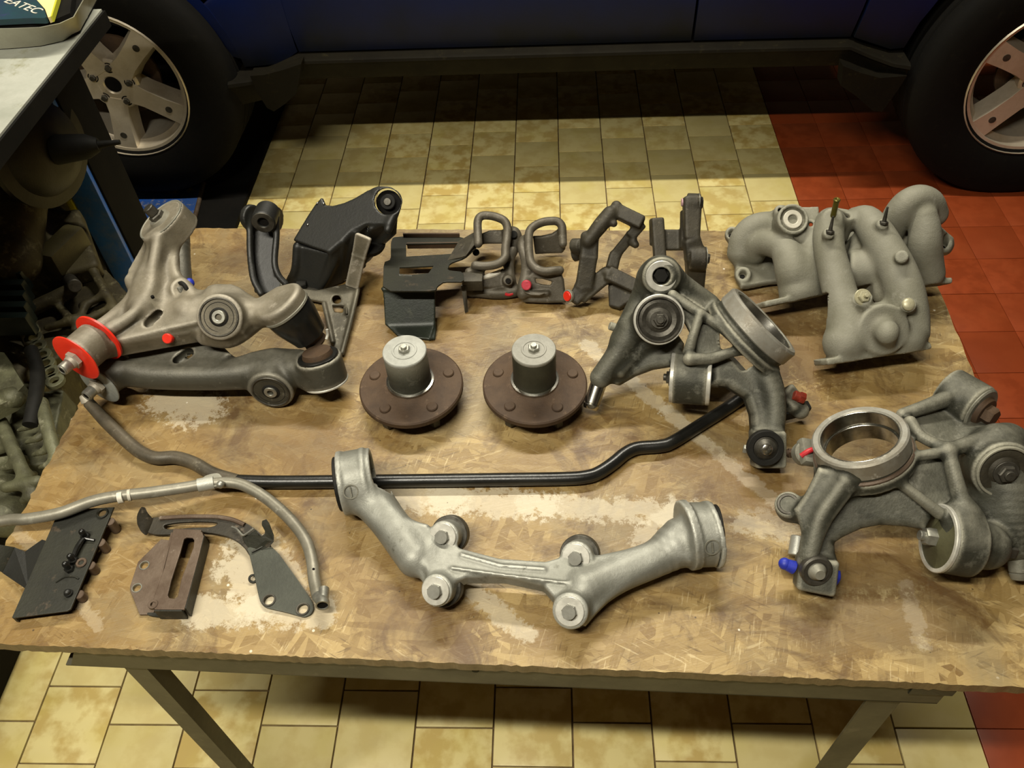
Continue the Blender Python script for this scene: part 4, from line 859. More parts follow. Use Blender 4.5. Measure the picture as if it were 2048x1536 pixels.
g = G(); g.cyl(RB+dr*.002, RB+dr*.012, .012); g.build('bush_pin', M_RUSTG, cm)
# ---------------------------------------------------------------- helpers for bushes
def bush(parent, c, ax, R, L, mr=M_RUB, mo=None, nut=None, name='bushing', lip=None, bolt_len=.004, nr=.011, core=.5):
    """rubber bush in an eye: outer sleeve, rubber, inner sleeve and nut on the near side"""
    c = np.asarray(c, float); ax = nrm(ax)
    g = G(); g.ring(c-ax*L, c+ax*.001, R, R*.90, 40, .0008); s_ = g.build('outer_sleeve', mo or M_STLD, parent)
    g = G(); g.lathe(c-ax*L, ax, [(R*.38, .002), (R*.89, .002), (R*.90, L-.003), (R*.74, L-.0008), (R*.56, L-.0025), (R*.46, L-.0005), (R*.38, L+.0005)], 40, closed=True); g.build(name, mr, parent, 40)
    g = G(); g.ring(c-ax*L, c+ax*.002, R*.34, R*.16 if nut is None else .002, 28, .0006); g.build('inner_sleeve', M_STL, parent)
    if nut is not None:
        g = G(); g.ring(c+ax*.001, c+ax*.0032, nr*1.35, nr*.5, 28, .0004); g.hexn(c+ax*.003, c+ax*(.003+nut), nr); g.cyl(c+ax*(.003+nut*.9), c+ax*(.003+nut+bolt_len), nr*.55, n=16); g.build('nut', M_STLD, parent)
def S(x, y): return (1150+x/3.34, 500+y/3.34)
def K(x, y, h): return T(*S(x, y), h)
# ---------------------------------------------------------------- steering knuckle in the middle
k1 = mk('steering_knuckle', T(1400, 760), 'aluminium steering knuckle propped upright in the centre right with chrome splined pin', 'knuckle')
c = Cast(.0023, .009)
fa = cdir(-.05, .25, 1)
A0 = K(575, 195, .175); c.cyl(A0-fa*.030, A0, .026, .003); c.cyl(A0-fa*.055, A0-fa*.02, .020, .003)
c.chain([(K(600, 180, .165), .022), (K(720, 250, .145), .014), (K(900, 370, .120), .012)])
c.poly([K(480, 200, .150), K(640, 150, .155), K(760, 240, .135), K(940, 380, .105), K(990, 540, .095), K(830, 440, .110), K(640, 320, .135), K(450, 330, .135)], .014, .004)
c.chain([(K(500, 215, .155), .020), (K(450, 330, .130), .017), (K(400, 450, .110), .018), (K(330, 620, .085), .020)])
fb = cdir(-.05, .12, 1); B0 = K(560, 485, .150); c.cyl(B0-fb*.045, B0-fb*.002, .033, .003, k=.006)
c.poly([K(420, 420, .100), K(640, 520, .105), K(720, 640, .095), K(700, 760, .070), K(640, 800, .060), K(520, 820, .050), K(400, 860, .045), K(280, 920, .040), K(120, 860, .040), K(200, 740, .055), K(280, 600, .075), K(360, 470, .095)], .030, .008, k=.012)
c.chain([(K(380, 560, .100), .020), (K(280, 720, .075), .017), (K(170, 870, .050), .0155)], k=.01)
c.chain([(K(560, 600, .100), .010), (K(430, 690, .080), .009), (K(300, 830, .060), .008)], k=.008)
# triangular web between rib, strut and ring
c.poly([K(640, 330, .146), K(830, 440, .132), K(1000, 560, .122), K(1140, 685, .108), K(900, 745, .100), K(740, 735, .102), K(770, 580, .120)], .012, .003)
c.chain([(K(650, 320, .158), .007), (K(720, 370, .153), .0065), (K(850, 455, .144), .0065), (K(1000, 560, .133), .0070), (K(1125, 670, .120), .008)], k=.004)
c.chain([(K(830, 450, .146), .0070), (K(790, 580, .132), .0065), (K(755, 700, .112), .008)], k=.004)
c.chain([(K(760, 748, .110), .009), (K(900, 745, .108), .008), (K(1030, 705, .112), .007), (K(1140, 680, .116), .008)], k=.004)
c.poly([K(720, 250, .140), K(900, 370, .120), K(980, 500, .118), K(900, 470, .118), K(700, 330, .138)], .010, .002)
C0, C1 = K(650, 870, .062), K(880, 885, .066); dc = nrm(C1-C0); c.cyl(C0, C1, .036, .003, k=.006)
# right body and arm down to the clamp
c.poly([K(900, 750, .085), K(1130, 670, .094), K(1250, 750, .086), K(1340, 840, .070), K(1370, 960, .060), K(1380, 1100, .045), K(1370, 1250, .032), K(1180, 1260, .032), K(1160, 1120, .040), K(1120, 1010, .050), K(1000, 940, .055), K(900, 930, .055)], .034, .010, k=.012)
c.chain([(K(1180, 740, .088), .012), (K(1290, 900, .075), .016), (K(1330, 1080, .055), .014), (K(1320, 1250, .035), .012)], k=.01)
D0 = K(1272, 1350, .030); c.bar(K(1180, 1345, .024), K(1385, 1345, .024), .050, .050, .040, cdir(0, 0, 1), .004, k=.008)
c.bar(K(1380, 960, .048), K(1470, 1060, .034), .032, .026, .022, (0, 0, 1), .004); c.cap(K(1460, 1050, .034), .013, K(1500, 1090, .030), .012)
# bearing ring
ar = nrm(cdir(.64, -.62, .36)); R0 = K(1135, 600, .098); R1 = R0+ar*.040
up_ax = ar
c.cyl(R0-ar*.010, R0+ar*.004, .067, .003, k=.006); c.cyl(R0, R0+ar*.034, .0605, .003, k=.003); c.cyl(R0+ar*.010, R0+ar*.034, .0615, .003, k=.002)
c.cyl(R0-ar*.03, R0+ar*.10, .0475, .0005, -1, .002); c.cyl(R0+ar*.020, R0+ar*.10, .0505, .0005, -1, .001)
c.cyl(A0-fa*.010, A0+fa*.01, .012, .0005, -1, .001)
c.build('casting', M_ALUD, k1)
g = G(); g.ring(R0+ar*.010, R0+ar*.0352, .0628, .0508, 64, .003); g.build('bearing_ring_rim', mat('worn_bearing_steel', '#9a988e', '#827c6e', '#bdbab0', metal=.35, rough=.38, r2=.55, scale=20, bump=.15), k1)
g = G(); g.ring(R0+ar*.000, R0+ar*.020, .0485, .0465, 64, .0005); g.ring(R0+ar*.020, R0+ar*.034, .0512, .0498, 64, .0004); g.build('bore_lining', M_CHR, k1)
g = G(); g.ring(A0-fa*.002, A0+fa*.0015, .0215, .0125, 36); g.build('bright_face', M_WSH, k1)
g = G(); g.hexn(A0-fa*.008, A0-fa*.002, .0105); g.build('bolt', M_RUB, k1)
bush(k1, B0+fb*.001, fb, .0315, .02, M_STLD, M_STLD, .006, nr=.009)
g = G(); g.ring(B0-fb*.006, B0-fb*.001, .0345, .030, 44, .001); g.build('bright_seat', M_WSH, k1)
bush(k1, C0-dc*.002, -dc, .0355, .015, M_RUB, M_WSH, .004, nr=.009); g = G(); g.ring(C1-dc*.001, C1+dc*.005, .036, .020, 40); g.build('bush_ring', M_WSH, k1)
g = G(); g.hexn(C1+dc*.003, C1+dc*.017, .0105); g.cyl(C1+dc*.015, C1+dc*.026, .006); g.build('bolt', M_STL, k1)
p0, p1 = K(165, 885, .044), K(100, 1080, .016); dp = nrm(p1-p0); g = G(); g.cyl(p0, p0+(p1-p0)*.82, .0118, .0112, 32); g.ring(p0+(p1-p0)*.80, p0+(p1-p0)*.84, .0108, .002, 28); g.cyl(p0+(p1-p0)*.84, p1, .0122, .0105, 32); g.build('chrome_pin', M_CHR, k1)
fd = cdir(-.05, .15, 1); Dp = K(1272, 1345, .052); g = G(); g.ring(Dp-fd*.012, Dp-fd*.001, .024, .016, 36); g.build('dust_boot', M_RUB, k1); g = G(); g.lathe(Dp-fd*.012, fd, [(.017, 0), (.0165, .008), (.010, .013), (.008, .016), (.0001, .016)], 30); g.build('ball_stud', M_STLD, k1); g = G(); g.hexn(Dp+fd*.003, Dp+fd*.006, .0075); g.build('stud_tip', M_CHR, k1)
for a, b, m_, r in ((K(1385, 1370, .026), K(1450, 1375, .026), M_RUST, .0068), (K(1170, 1355, .024), K(1118, 1345, .024), M_STL, .0062)): g = G(); g.cyl(a, b, r*.7); g.hexn(a+(b-a)*.5, b, r); g.build('clamp_bolt', m_, k1)
a, b = K(1455, 985, .055), K(1525, 1015, .050); g = G(); g.cyl(a, b, .007); g.hexn(a*.5+b*.5, b, .0088); g.build('red_cap_bolt', mat('red_brown_paint', '#8e2a16', '#6d2414', None, rough=.5, scale=50), k1)
g = G(); p = K(280, 540, .095); g.cyl(p, p+cdir(-1, -.3, .2)*.012, .006); g.build('locating_lug', M_ALUD, k1)
g = G(); g.bev(K(1465, 1092, .020), .040, .022, .014, .003, basis(nrm([-.3, 1, .2]))); g.build('lug_block', M_RUB, k1)
# ---------------------------------------------------------------- steering knuckle at the right edge
def Q(x, y, h): return T(1530+x/3.34, 760+y/3.34, h)
k2 = mk('steering_knuckle', T(1830, 1020), 'aluminium steering knuckle lying at the right edge with blue paint dabs', 'knuckle')
c = Cast(.0023, .009)
ar = nrm(cdir(-.38, -.78, .50)); Rt = Q(622, 392, .125); R0 = Rt-ar*.040
c.cyl(R0-ar*.004, R0+ar*.012, .0605, .003, k=.010); c.cyl(R0, Rt, .0555, .0025, k=.003)
# lower left plate, clamp
c.poly([Q(360, 620, .085), Q(600, 690, .085), Q(800, 640, .090), Q(1000, 800, .080), Q(1100, 900, .070), Q(1040, 1010, .055), Q(900, 985, .050), Q(740, 975, .046), Q(620, 1000, .042), Q(500, 1060, .036), Q(450, 1100, .034), Q(470, 1230, .030), Q(220, 1230, .028), Q(250, 1040, .032), Q(200, 900, .045), Q(260, 780, .060)], .034, .010, k=.012)
c.poly([Q(350, 600, .105), Q(620, 680, .108), Q(560, 800, .092), Q(440, 960, .072), Q(370, 1090, .056), Q(320, 1230, .042), Q(215, 1230, .040), Q(240, 1040, .056), Q(190, 880, .070), Q(260, 780, .082)], .018, .005, k=.008)
c.chain([(Q(520, 700, .108), .006), (Q(360, 930, .080), .006), (Q(290, 1180, .050), .007)], k=.014)
G0 = Q(148, 845, .070); fg = cdir(-.35, -.35, .8); c.cyl(G0-fg*.026, G0, .0165, .003); c.chain([(Q(170, 880, .055), .014), (Q(270, 900, .050), .013)])
c.bar(Q(200, 1290, .020), Q(460, 1330, .020), .040, .044, .036, cdir(0, 0, 1), .005, k=.008); 
# ribs and web
c.poly([Q(840, 600, .095), Q(920, 530, .100), Q(1200, 490, .105), Q(1260, 640, .095), Q(1330, 900, .070), Q(1150, 920, .068), Q(1000, 790, .080)], .012, .003)
c.chain([(Q(800, 630, .112), .007), (Q(1000, 790, .100), .0065), (Q(1150, 905, .088), .0075)], k=.005)
c.chain([(Q(900, 540, .118), .0065), (Q(1060, 520, .120), .0065), (Q(1210, 490, .122), .007)], k=.005); c.chain([(Q(1210, 490, .122), .0085), (Q(1340, 450, .122), .010), (Q(1500, 420, .120), .014)], k=.006)
c.chain([(Q(1215, 500, .122), .0085), (Q(1260, 680, .108), .009), (Q(1320, 900, .085), .011)], k=.006)
c.chain([(Q(960, 300, .120), .008), (Q(1040, 400, .120), .007), (Q(1210, 480, .120), .007)], k=.006)
c.poly([Q(940, 300, .100), Q(1250, 180, .100), Q(1500, 300, .090), Q(1500, 400, .095), Q(1220, 480, .102), Q(1030, 400, .100)], .012, .003)
c.chain([(Q(910, 250, .115), .008), (Q(1080, 190, .118), .009), (Q(1290, 110, .118), .012)], k=.006)
fA = cdir(.55, .55, .75); A0 = Q(1440, 225, .110); c.cyl(A0-fA*.052, A0-fA*.004, .0315, .003, k=.006)
fB = cdir(-.05, .35, 1); B0 = Q(1590, 632, .115); c.cyl(B0-fB*.045, B0-fB*.002, .036, .003, k=.008); c.cyl(B0-fB*.075, B0-fB*.02, .030, .004, k=.012)
c.chain([(Q(1560, 440, .115), .024), (Q(1620, 430, .110), .022), (Q(1680, 540, .095), .024)], k=.012)
c.poly([Q(1270, 510, .080), Q(1500, 480, .085), Q(1560, 760, .070), Q(1340, 760, .070)], .02, .005)
# long leg at the right
c.chain([(Q(1600, 760, .075), .034), (Q(1620, 920, .060), .030), (Q(1660, 1080, .045), .022), (Q(1680, 1150, .035), .016)], k=.012); c.chain([(Q(1420, 800, .070), .014), (Q(1520, 980, .055), .012), (Q(1600, 1130, .040), .012)], k=.012)
C0, C1 = Q(1160, 1075, .062), Q(1370, 1110, .055); dc = nrm(C1-C0); c.cyl(C0, C1, .040, .004, k=.008); c.chain([(Q(1320, 920, .085), .018), (Q(1300, 1000, .080), .02)], k=.01)
c.cap(C1-dc*.01, .034, C1+dc*.016, .028, k=.008)
c.cyl(R0-ar*.03, Rt+ar*.03, .0435, .0005, -1, .002); c.cyl(R0+ar*.020, Rt+ar*.03, .0455, .0005, -1, .001)
c.build('casting', M_ALUD, k2)
g = G(); g.ring(Rt-ar*.024, Rt+ar*.001, .0562, .0460, 64, .0022); g.build('bearing_ring_rim', _mats['worn_bearing_steel'], k2)
g = G(); g.ring(R0-ar*.002, R0+ar*.020, .0445, .0425, 64, .0005); g.ring(R0+ar*.020, Rt, .0462, .0448, 64, .0004); g.build('bore_lining', M_CHR, k2)
g = G(); g.ring(R0+ar*.009, R0+ar*.0155, .0592, .050, 64, .002); g.build('rust_line', M_RUSTG, k2)
g = G(); g.ring(G0-fg*.012, G0+fg*.001, .0135, .009, 28); g.build('threaded_bush', M_STLD, k2); g = G(); g.cyl(G0-fg*.012, G0-fg*.003, .009); g.build('bore', M_DARK, k2)
g = G(); g.ring(A0-fA*.005, A0, .030, .012, 40, .002); g.build('bush_ring', M_ALU, k2); g = G(); g.cyl(A0-fA*.001, A0+fA*.006, .021, .019); g.build('bush_washer', M_RUST, k2); g = G(); g.hexn(A0+fA*.005, A0+fA*.018, .0125); g.build('bolt', M_RUST, k2)
bush(k2, B0+fB*.001, fB, .0325, .02, M_CAL, M_ALUD, .006, nr=.011)
g = G(); g.ring(C0-dc*.004, C0+dc*.001, .041, .036, 44, .001); g.build('sleeve_edge', M_WSH, k2)
g = G(); g.lathe(C0-dc*.002, -dc, [(.0365, -.004), (.036, .0), (.02, .002), (.012, .006), (.0001, .006)], 40); g.build('bushing', mat('olive_rubber', '#4c4a32', '#3d3b27', None, rough=.6, scale=30), k2); g = G(); g.hexn(C0-dc*.006, C0-dc*.020, .0115); g.cyl(C0-dc*.018, C0-dc*.026, .006); g.build('bolt', M_STL, k2)
g = G(); g.hexn(C1+dc*.04, C1+dc*.052, .011); g.build('nut', M_STLD, k2)
p0, p1 = Q(1680, 1165, .034), Q(1690, 1350, .014); g = G(); g.cyl(p0, p0*.25+p1*.75, .0125, .0118, 28); g.cyl(p0*.25+p1*.75, p1, .0115, .010, 28); g.build('steel_pin', M_ALU, k2)
fd = cdir(.05, .25, 1); Dp = Q(345, 1300, .044); g = G(); g.ring(Dp-fd*.012, Dp+fd*.000, .019, .011, 36, .002); g.build('dust_boot', M_STLD, k2); g = G(); g.lathe(Dp-fd*.008, fd, [(.012, 0), (.011, .008), (.008, .012), (.006, .016), (.0001, .016)], 28); g.build('ball_stud', M_ALU, k2)
g = G(); g.cyl(Q(190, 1270, .026), Q(130, 1245, .030), .0085, .007); g.ball(Q(125, 1243, .030), .0075); g.build('blue_nut', M_BLUE, k2)
g = G(); g.tube([Q(465, 1290, .022), Q(466, 1340, .018), Q(430, 1385, .012)], .0055, 12); g.build('blue_paint_mark', M_BLUE, k2)
g = G(); g.cyl(Q(195, 1190, .012), Q(215, 1060, .022), .009); g.build('pinch_bolt', M_ALUB, k2)
a = Q(280, 500, .060); g = G(); g.bev(a, .036, .022, .014, .004, basis(cdir(.3, -.5, .8))); g.cap = None; g.cyl(a-cdir(0, -.2, 1)*.02, a, .016); g.build('side_lug', M_ALU, k2)
g = G(); g.tube([Q(235, 525, .064), Q(280, 495, .070), Q(318, 480, .070)], .0035, 10); g.build('red_paint_mark', M_REDP, k2)
# ---------------------------------------------------------------- intake manifold
def I(x, y, h): return T(1430+x/3.84, 360+y/3.84, h)
im = mk('intake_manifold', T(1700, 600), 'sand-grey cast intake manifold with four curved runners, back right of the board', 'manifold')
c = Cast(.0027, .010)
# rear flange plate on the board (left)
c.poly([I(95, 440, .030), I(140, 390, .036), I(300, 420, .030), I(520, 560, .020), I(520, 780, .014), I(400, 800, .012), I(250, 830, .012), I(195, 835, .012), I(160, 690, .020)], .012, .002, k=.005)
c.cyl(I(130, 410, .046), I(130, 440, .018), .0115, .002); c.cyl(I(215, 725, .030), I(215, 750, .006), .0125, .002)
# left runners
c.chain([(I(190, 560, .035), .021), (I(215, 450, .055), .021), (I(300, 370, .070), .022), (I(430, 350, .078), .022), (I(560, 400, .080), .023), (I(700, 480, .080), .026), (I(800, 520, .078), .028)], k=.007)
c.chain([(I(300, 560, .040), .020), (I(340, 500, .060), .020), (I(420, 490, .072), .021), (I(520, 530, .080), .022), (I(570, 610, .078), .025), (I(590, 700, .070), .026), (I(610, 790, .055), .026), (I(620, 860, .046), .026)], k=.007)
c.chain([(I(760, 640, .070), .030), (I(720, 740, .060), .027), (I(700, 840, .046), .026)], k=.014)
# centre runners
M1 = [(I(880, 330, .130), .022), (I(870, 430, .125), .023), (I(880, 560, .115), .023), (I(920, 720, .100), .024), (I(960, 880, .085), .025), (I(1000, 1040, .070), .029), (I(1010, 1180, .058), .031), (I(990, 1250, .052), .031)]
c.chain(M1, k=.007)
M2 = [(I(1080, 300, .125), .018), (I(1160, 310, .130), .022), (I(1230, 400, .128), .025), (I(1310, 530, .120), .026), (I(1390, 680, .108), .027), (I(1450, 840, .092), .028), (I(1480, 990, .075), .028), (I(1480, 1120, .060), .028), (I(1465, 1230, .050), .027)]
c.chain(M2, k=.007)
c.poly([I(930, 1050, .052), I(1100, 1000, .055), I(1350, 980, .060), I(1570, 1050, .055), I(1590, 1240, .042), I(1300, 1320, .038), I(930, 1380, .036)], .05, .010, k=.016)
dm = cdir(0, .1, 1); Dm = I(1300, 1150, .082); c.cyl(Dm-dm*.03, Dm, .0375, .004, k=.004); c.cap(Dm-dm*.004, .020, Dm+cdir(0, .25, 1)*.010, .015, k=.005)
c.cap(I(1320, 1190, .085), .015, I(1335, 1290, .055), .008, k=.005)
# plenum pieces between the runners
c.cyl(I(1020, 690, .080), I(1220, 690, .085), .030, .006, k=.010); c.cyl(I(1020, 540, .080), I(1120, 560, .080), .028, .006, k=.010); c.chain([(I(1230, 720, .080), .021), (I(1290, 860, .070), .018), (I(1340, 960, .060), .014)])
c.poly([I(880, 260, .080), I(1060, 260, .090), I(1350, 420, .080), I(1500, 640, .070), I(1330, 900, .050), I(1080, 960, .045), I(900, 700, .060)], .03, .006, k=.007)
# right runners
c.chain([(I(1360, 380, .100), .021), (I(1400, 280, .125), .022), (I(1470, 190, .145), .022), (I(1560, 150, .150), .022), (I(1640, 180, .140), .022), (I(1680, 260, .120), .021)], k=.007)
c.chain([(I(1600, 280, .135), .020), (I(1610, 380, .120), .023), (I(1610, 500, .100), .025), (I(1620, 620, .075), .025), (I(1640, 720, .055), .024)], k=.007)
c.poly([I(1400, 420, .080), I(1500, 400, .085), I(1540, 640, .065), I(1600, 760, .050), I(1500, 720, .055)], .03, .005, k=.01)
c.poly([I(1690, 250, .110), I(1730, 360, .085), I(1800, 440, .055), (I(1815, 500, .045)), I(1780, 560, .035), I(1700, 540, .045), I(1700, 400, .08)], .012, .003); c.cyl(I(1755, 500, .052), I(1755, 530, .020), .0125, .002)
# port flanges: thin plates facing down and forward
vd = CF*1.0
def port(x0, y0, h0, x1, y1, h1, t, dpt, lobe):
    a, b = I(x0, y0, h0), I(x1, y1, h1); n_ = nrm(np.cross(b-a, vd)); 
    if n_[2] > 0: n_ = -n_
    w = nrm(b-a); A2 = a-w*.05-vd*.06; B2 = b+w*.05-vd*.06; c.poly([A2+n_*.045, B2+n_*.045, B2+vd*.16+n_*.045, A2+vd*.16+n_*.045], .09-t, .001, -1, .001)
    q = [a, b, b+vd*dpt*.35+w*lobe, b+vd*dpt, a+vd*dpt, a+vd*dpt*.35-w*lobe*.3]; c.poly(q, t, .0015, k=.004)
port(385, 955, .052, 880, 850, .052, .009, .055, .004); port(860, 1400, .052, 1660, 1275, .052, .0095, .055, .006); port(1580, 790, .052, 1825, 772, .050, .009, .045, .004)
# thermostat housing and lugs
fh = cdir(0, -.1, 1.); Hc = I(602, 300, .125)
c.poly([I(478, 240, .110), I(520, 220, .112), I(790, 225, .112), I(795, 290, .108), I(770, 370, .100), I(700, 370, .100), I(600, 385, .098), I(520, 330, .102)], .014, .003, k=.005)
c.cyl(Hc-fh*.035, Hc, .0245, .002, k=.006); c.cyl(I(497, 237, .122), I(497, 250, .095), .0085, .002); c.cyl(I(735, 345, .110), I(735, 360, .09), .008, .002)
L2 = I(1005, 275, .140); c.cyl(L2, L2-np.array([0, 0, .045]), .0125, .002); c.cyl(I(900, 290, .150), I(900, 330, .110), .014, .003)
c.cyl(I(1132, 905, .108), I(1135, 1040, .060), .0135, .002, k=.006); c.cyl(I(1485, 960, .112), I(1485, 1010, .080), .0105, .002, k=.005); c.cyl(I(1432, 590, .146), I(1432, 620, .120), .0095, .002, k=.004)
for p, r in ((I(880, 410, .152), .0085), (I(1293, 340, .158), .0085)): c.cyl(p-fh*.014, p, r, .002, k=.004)
c.cyl(Hc-fh*.006, Hc+fh*.02, .0195, .0005, -1, .001); c.cyl(L2-np.array([0, 0, .006]), L2+np.array([0, 0, .02]), .0062, .0005, -1, .001)
for p in (I(130, 410, .046), I(215, 725, .030), I(1755, 500, .052)): c.cyl(p-[0, 0, .006], p+np.array([0, 0, .02]), .0058, .0005, -1, .001)
c.cyl(I(735, 345, .112), I(735, 348, .090), .0035, .0005, -1, .001); c.cyl(I(497, 237, .126), I(497, 240, .10), .0035, .0005, -1, .001)
c.build('casting', M_MANI, im)
g = G(); g.ring(Hc-fh*.010, Hc-fh*.002, .0150, .0075, 36, .001); g.build('thermostat_seat', M_WHT if False else mat('clean_aluminium_seat', '#cdc9ba', '#bbb7a7', None, metal=.1, rough=.45, scale=40), im); g = G(); g.cyl(Hc-fh*.010, Hc-fh*.0065, .0085); g.build('thermostat_bore', M_DARK, im)
for p, nm in ((L2, 0), (I(130, 410, .046), 0), (I(215, 725, .030), 0), (I(1755, 500, .052), 0)): g = G(); g.cyl(p-[0, 0, .008], p-[0, 0, .005], .0062); g.build('bolt_hole', M_DARK, im)
p = I(903, 290, .150); q = p+np.array([0, .004, .030]); g = G(); g.tube([p, q], .0042, 14, sub=1); g.ring(q-[0, 0, .003], q+np.array([0, 0, .001]), .0052, .002, 18); g.build('brass_stub', mat('tarnished_brass', '#6d6428', '#55501f', None, metal=.6, rough=.4, scale=40), im)
for x, y, h in ((880, 410, .152), (1293, 340, .158)): p = I(x, y, h); d_ = nrm(np.array([.05, .35, 1])); g = G(); g.hexn(p, p+d_*.004, .0065); g.cyl(p+d_*.003, p+d_*.026, .0032, .0015, 12); g.build('stud', M_STLD, im)
p = I(1132, 905, .108); g = G(); g.ring(p, p+fh*.003, .0125, .006, 30); g.hexn(p+fh*.002, p+fh*.009, .0088); g.cyl(p+fh*.008, p+fh*.016, .003, n=10); g.build('bolt', mat('pale_zinc_bolt', '#b9b497', '#a29d80', None, metal=.3, rough=.4, scale=40), im)
p = I(1485, 958, .113); g = G(); g.ball(p, .0095, fh, .5); g.build('plug', _mats['pale_zinc_bolt'], im)
# ---------------------------------------------------------------- two control arms, upper left
def A_(x, y, h): return T(x/2.844, 350+y/2.844, h)
def washer_bush(parent, cf, cb, R, mw, nut_tip, rb):
    """cylinder between two big washers with a long nut at the front"""
    d = nrm(cf-cb)
    g = G(); g.lathe(cf-d*.002, d, [(.010, 0), (R*.93, 0), (R, .0012), (R, .0028), (R*.94, .0036), (R*.55, .0026), (.010, .0026)], 48, closed=True); g.build('front_washer', mw, parent)
    g = G(); g.lathe(cb-d*.001, d, [(.010, 0), (R, 0), (R, .003), (.010, .003)], 48, closed=True); g.build('rear_washer', mw, parent)
    g = G(); g.cyl(cf+d*.001, cf+d*.008, .0135, n=6); g.cyl(cf+d*.006, cf+d*.013, .0105, .0095); g.build('collar_nut', M_ARM, parent)
    g = G(); g.cyl(cf+d*.010, cf+d*.026, .0085); g.ring(cf+d*.026, cf+d*.0275, .0080, .0045, 24); g.build('bolt_end', M_STL, parent)
    g = G(); g.cyl(cf+d*.026, cf+d*.0268, .0047, ch=0); g.build('bolt_recess', M_DARK, parent)
a1 = mk('control_arm', T(330, 640), 'tan aluminium control arm with big red washers, stacked above the other control arm', 'control arm')
a2 = mk('control_arm', T(430, 770), 'darker aluminium control arm with pale grey washer, lying under the red-washered one', 'control arm')
dw = cdir(-.41, .66, .62)
# upper arm
c = Cast(.0024, .007)
Wf = T(152, 716, .118); Wb = Wf-dw*.046
c.cyl(Wf-dw*.004, Wb+dw*.003, .0285, .002, k=.004)
fC = cdir(-.42, -.50, .62); C0 = A_(912, 252, .185); c.cyl(C0-fC*.036, C0, .0410, .003, k=.006)
c.chain([(A_(930, 400, .160), .021), (A_(900, 520, .140), .024), (A_(860, 640, .130), .027), (A_(830, 760, .122), .027)], k=.014)
c.poly([A_(840, 370, .150), A_(985, 380, .160), A_(1010, 520, .140), A_(1050, 660, .120), A_(1130, 700, .118), A_(1180, 860, .112), A_(960, 900, .112), A_(580, 980, .112), A_(520, 900, .118), A_(640, 800, .118), A_(770, 690, .122), A_(735, 640, .128), A_(740, 560, .135)], .020, .005, k=.010)
c.chain([(A_(905, 360, .178), .009), (A_(870, 540, .154), .0085), (A_(850, 660, .143), .009), (A_(770, 780, .136), .008), (A_(640, 870, .130), .010), (A_(520, 930, .122), .012)], k=.006)
c.chain([(A_(745, 600, .136), .009), (A_(770, 680, .132), .009), (A_(690, 770, .126), .009), (A_(560, 870, .122), .010)], k=.006)
c.chain([(A_(990, 400, .160), .007), (A_(995, 560, .140), .008), (A_(1080, 660, .130), .009)], k=.006)
c.poly([A_(480, 960, .116), A_(900, 880, .116), A_(1150, 830, .114), A_(1180, 930, .086), A_(960, 960, .086), A_(560, 1020, .086)], .024, .005, k=.008)
fB = cdir(.02, .12, 1); B0 = A_(1245, 808, .140); c.cyl(B0-fB*.045, B0, .0330, .003, k=.005)
c.chain([(A_(1080, 780, .118), .022), (A_(1180, 780, .112), .026)], k=.010); c.cap(A_(1230, 690, .124), .016, A_(1330, 710, .120), .016, k=.012)
c.poly([A_(1200, 660, .118), A_(1340, 650, .120), A_(1470, 715, .124), A_(1590, 655, .130), A_(1700, 670, .132), A_(1640, 760, .124), A_(1530, 840, .116), A_(1440, 870, .108), A_(1400, 920, .104), A_(1290, 940, .104), A_(1170, 930, .106)], .024, .007, k=.012)
c.chain([(A_(1350, 760, .124), .018), (A_(1480, 780, .122), .015), (A_(1590, 720, .128), .014)], k=.012)
c.chain([(A_(1170, 920, .100), .013), (A_(1300, 930, .098), .014), (A_(1400, 880, .100), .013), (A_(1470, 830, .104), .011)], k=.010)
D0, D1 = A_(1618, 752, .128), A_(1775, 925, .072); dd_ = nrm(D1-D0); c.cyl(D0-dd_*.016, D0+dd_*.006, .0375, .006, k=.012)
L0 = A_(1040, 650, .135); c.cyl(L0-cdir(.5, -.2, .6)*.02, L0, .017, .003); c.cap(A_(1090, 700, .125), .012, A_(1140, 700, .120), .012)
H0 = A_(878, 822, .130); ha = cdir(.2, .2, 1); u_, v_, _ = basis(ha); c.chain([(A_(850, 845, .122), .0075), (A_(905, 800, .122), .0085)], -1, .002); c.chain([(A_(850, 845, .108), .0075), (A_(905, 800, .108), .0085)], -1, .002); c.chain([(A_(850, 845, .136), .0085), (A_(905, 800, .136), .0095)], -1, .002)
c.cyl(D0-dd_*.008, D0+dd_*.03, .030, .001, -1, .001)
c.build('casting', M_ARM, a1)
washer_bush(a1, Wf, Wb, .0385, M_RED, None, .02)
g = G(); g.lathe(D0+dd_*.004, dd_, [(.0001, 0), (.0355, 0), (.0368, .006), (.0355, .020), (.032, .034), (.0275, .050), (.0265, .055), (.0001, .055)], 48); g.build('rubber_boot', M_BLKG, a1)
g = G(); g.lathe(D0+dd_*.059, dd_, [(.0001, 0), (.022, 0), (.021, .004), (.017, .008), (.018, .014), (.014, .018), (.0001, .019)], 40); g.build('ball_joint', M_RUST, a1)
g = G(); g.ring(D0+dd_*.001, D0+dd_*.006, .0382, .030, 48, .001); g.build('boot_ring', M_ALU, a1)
bush(a1, B0+fB*.001, fB, .0285, .02, M_RUB, M_STLD)
g = G(); g.ring(C0-fC*.003, C0+fC*.0005, .0405, .0375, 48, .0006); g.lathe(C0-fC*.004, fC, [(.0001, 0), (.0372, 0), (.0372, .003), (.030, .0026), (.0001, .0026)], 44); g.build('bush_face', M_ALU, a1)
g = G(); g.lathe(C0-fC*.001, fC, [(.0001, 0), (.018, 0), (.016, .006), (.0001, .006)], 32); g.build('bush_collar', M_ARM2, a1); g = G(); g.hexn(C0+fC*.004, C0+fC*.012, .012); g.cyl(C0+fC*.012, C0+fC*.026, .0085, n=20); g.build('bolt', M_STLD, a1)
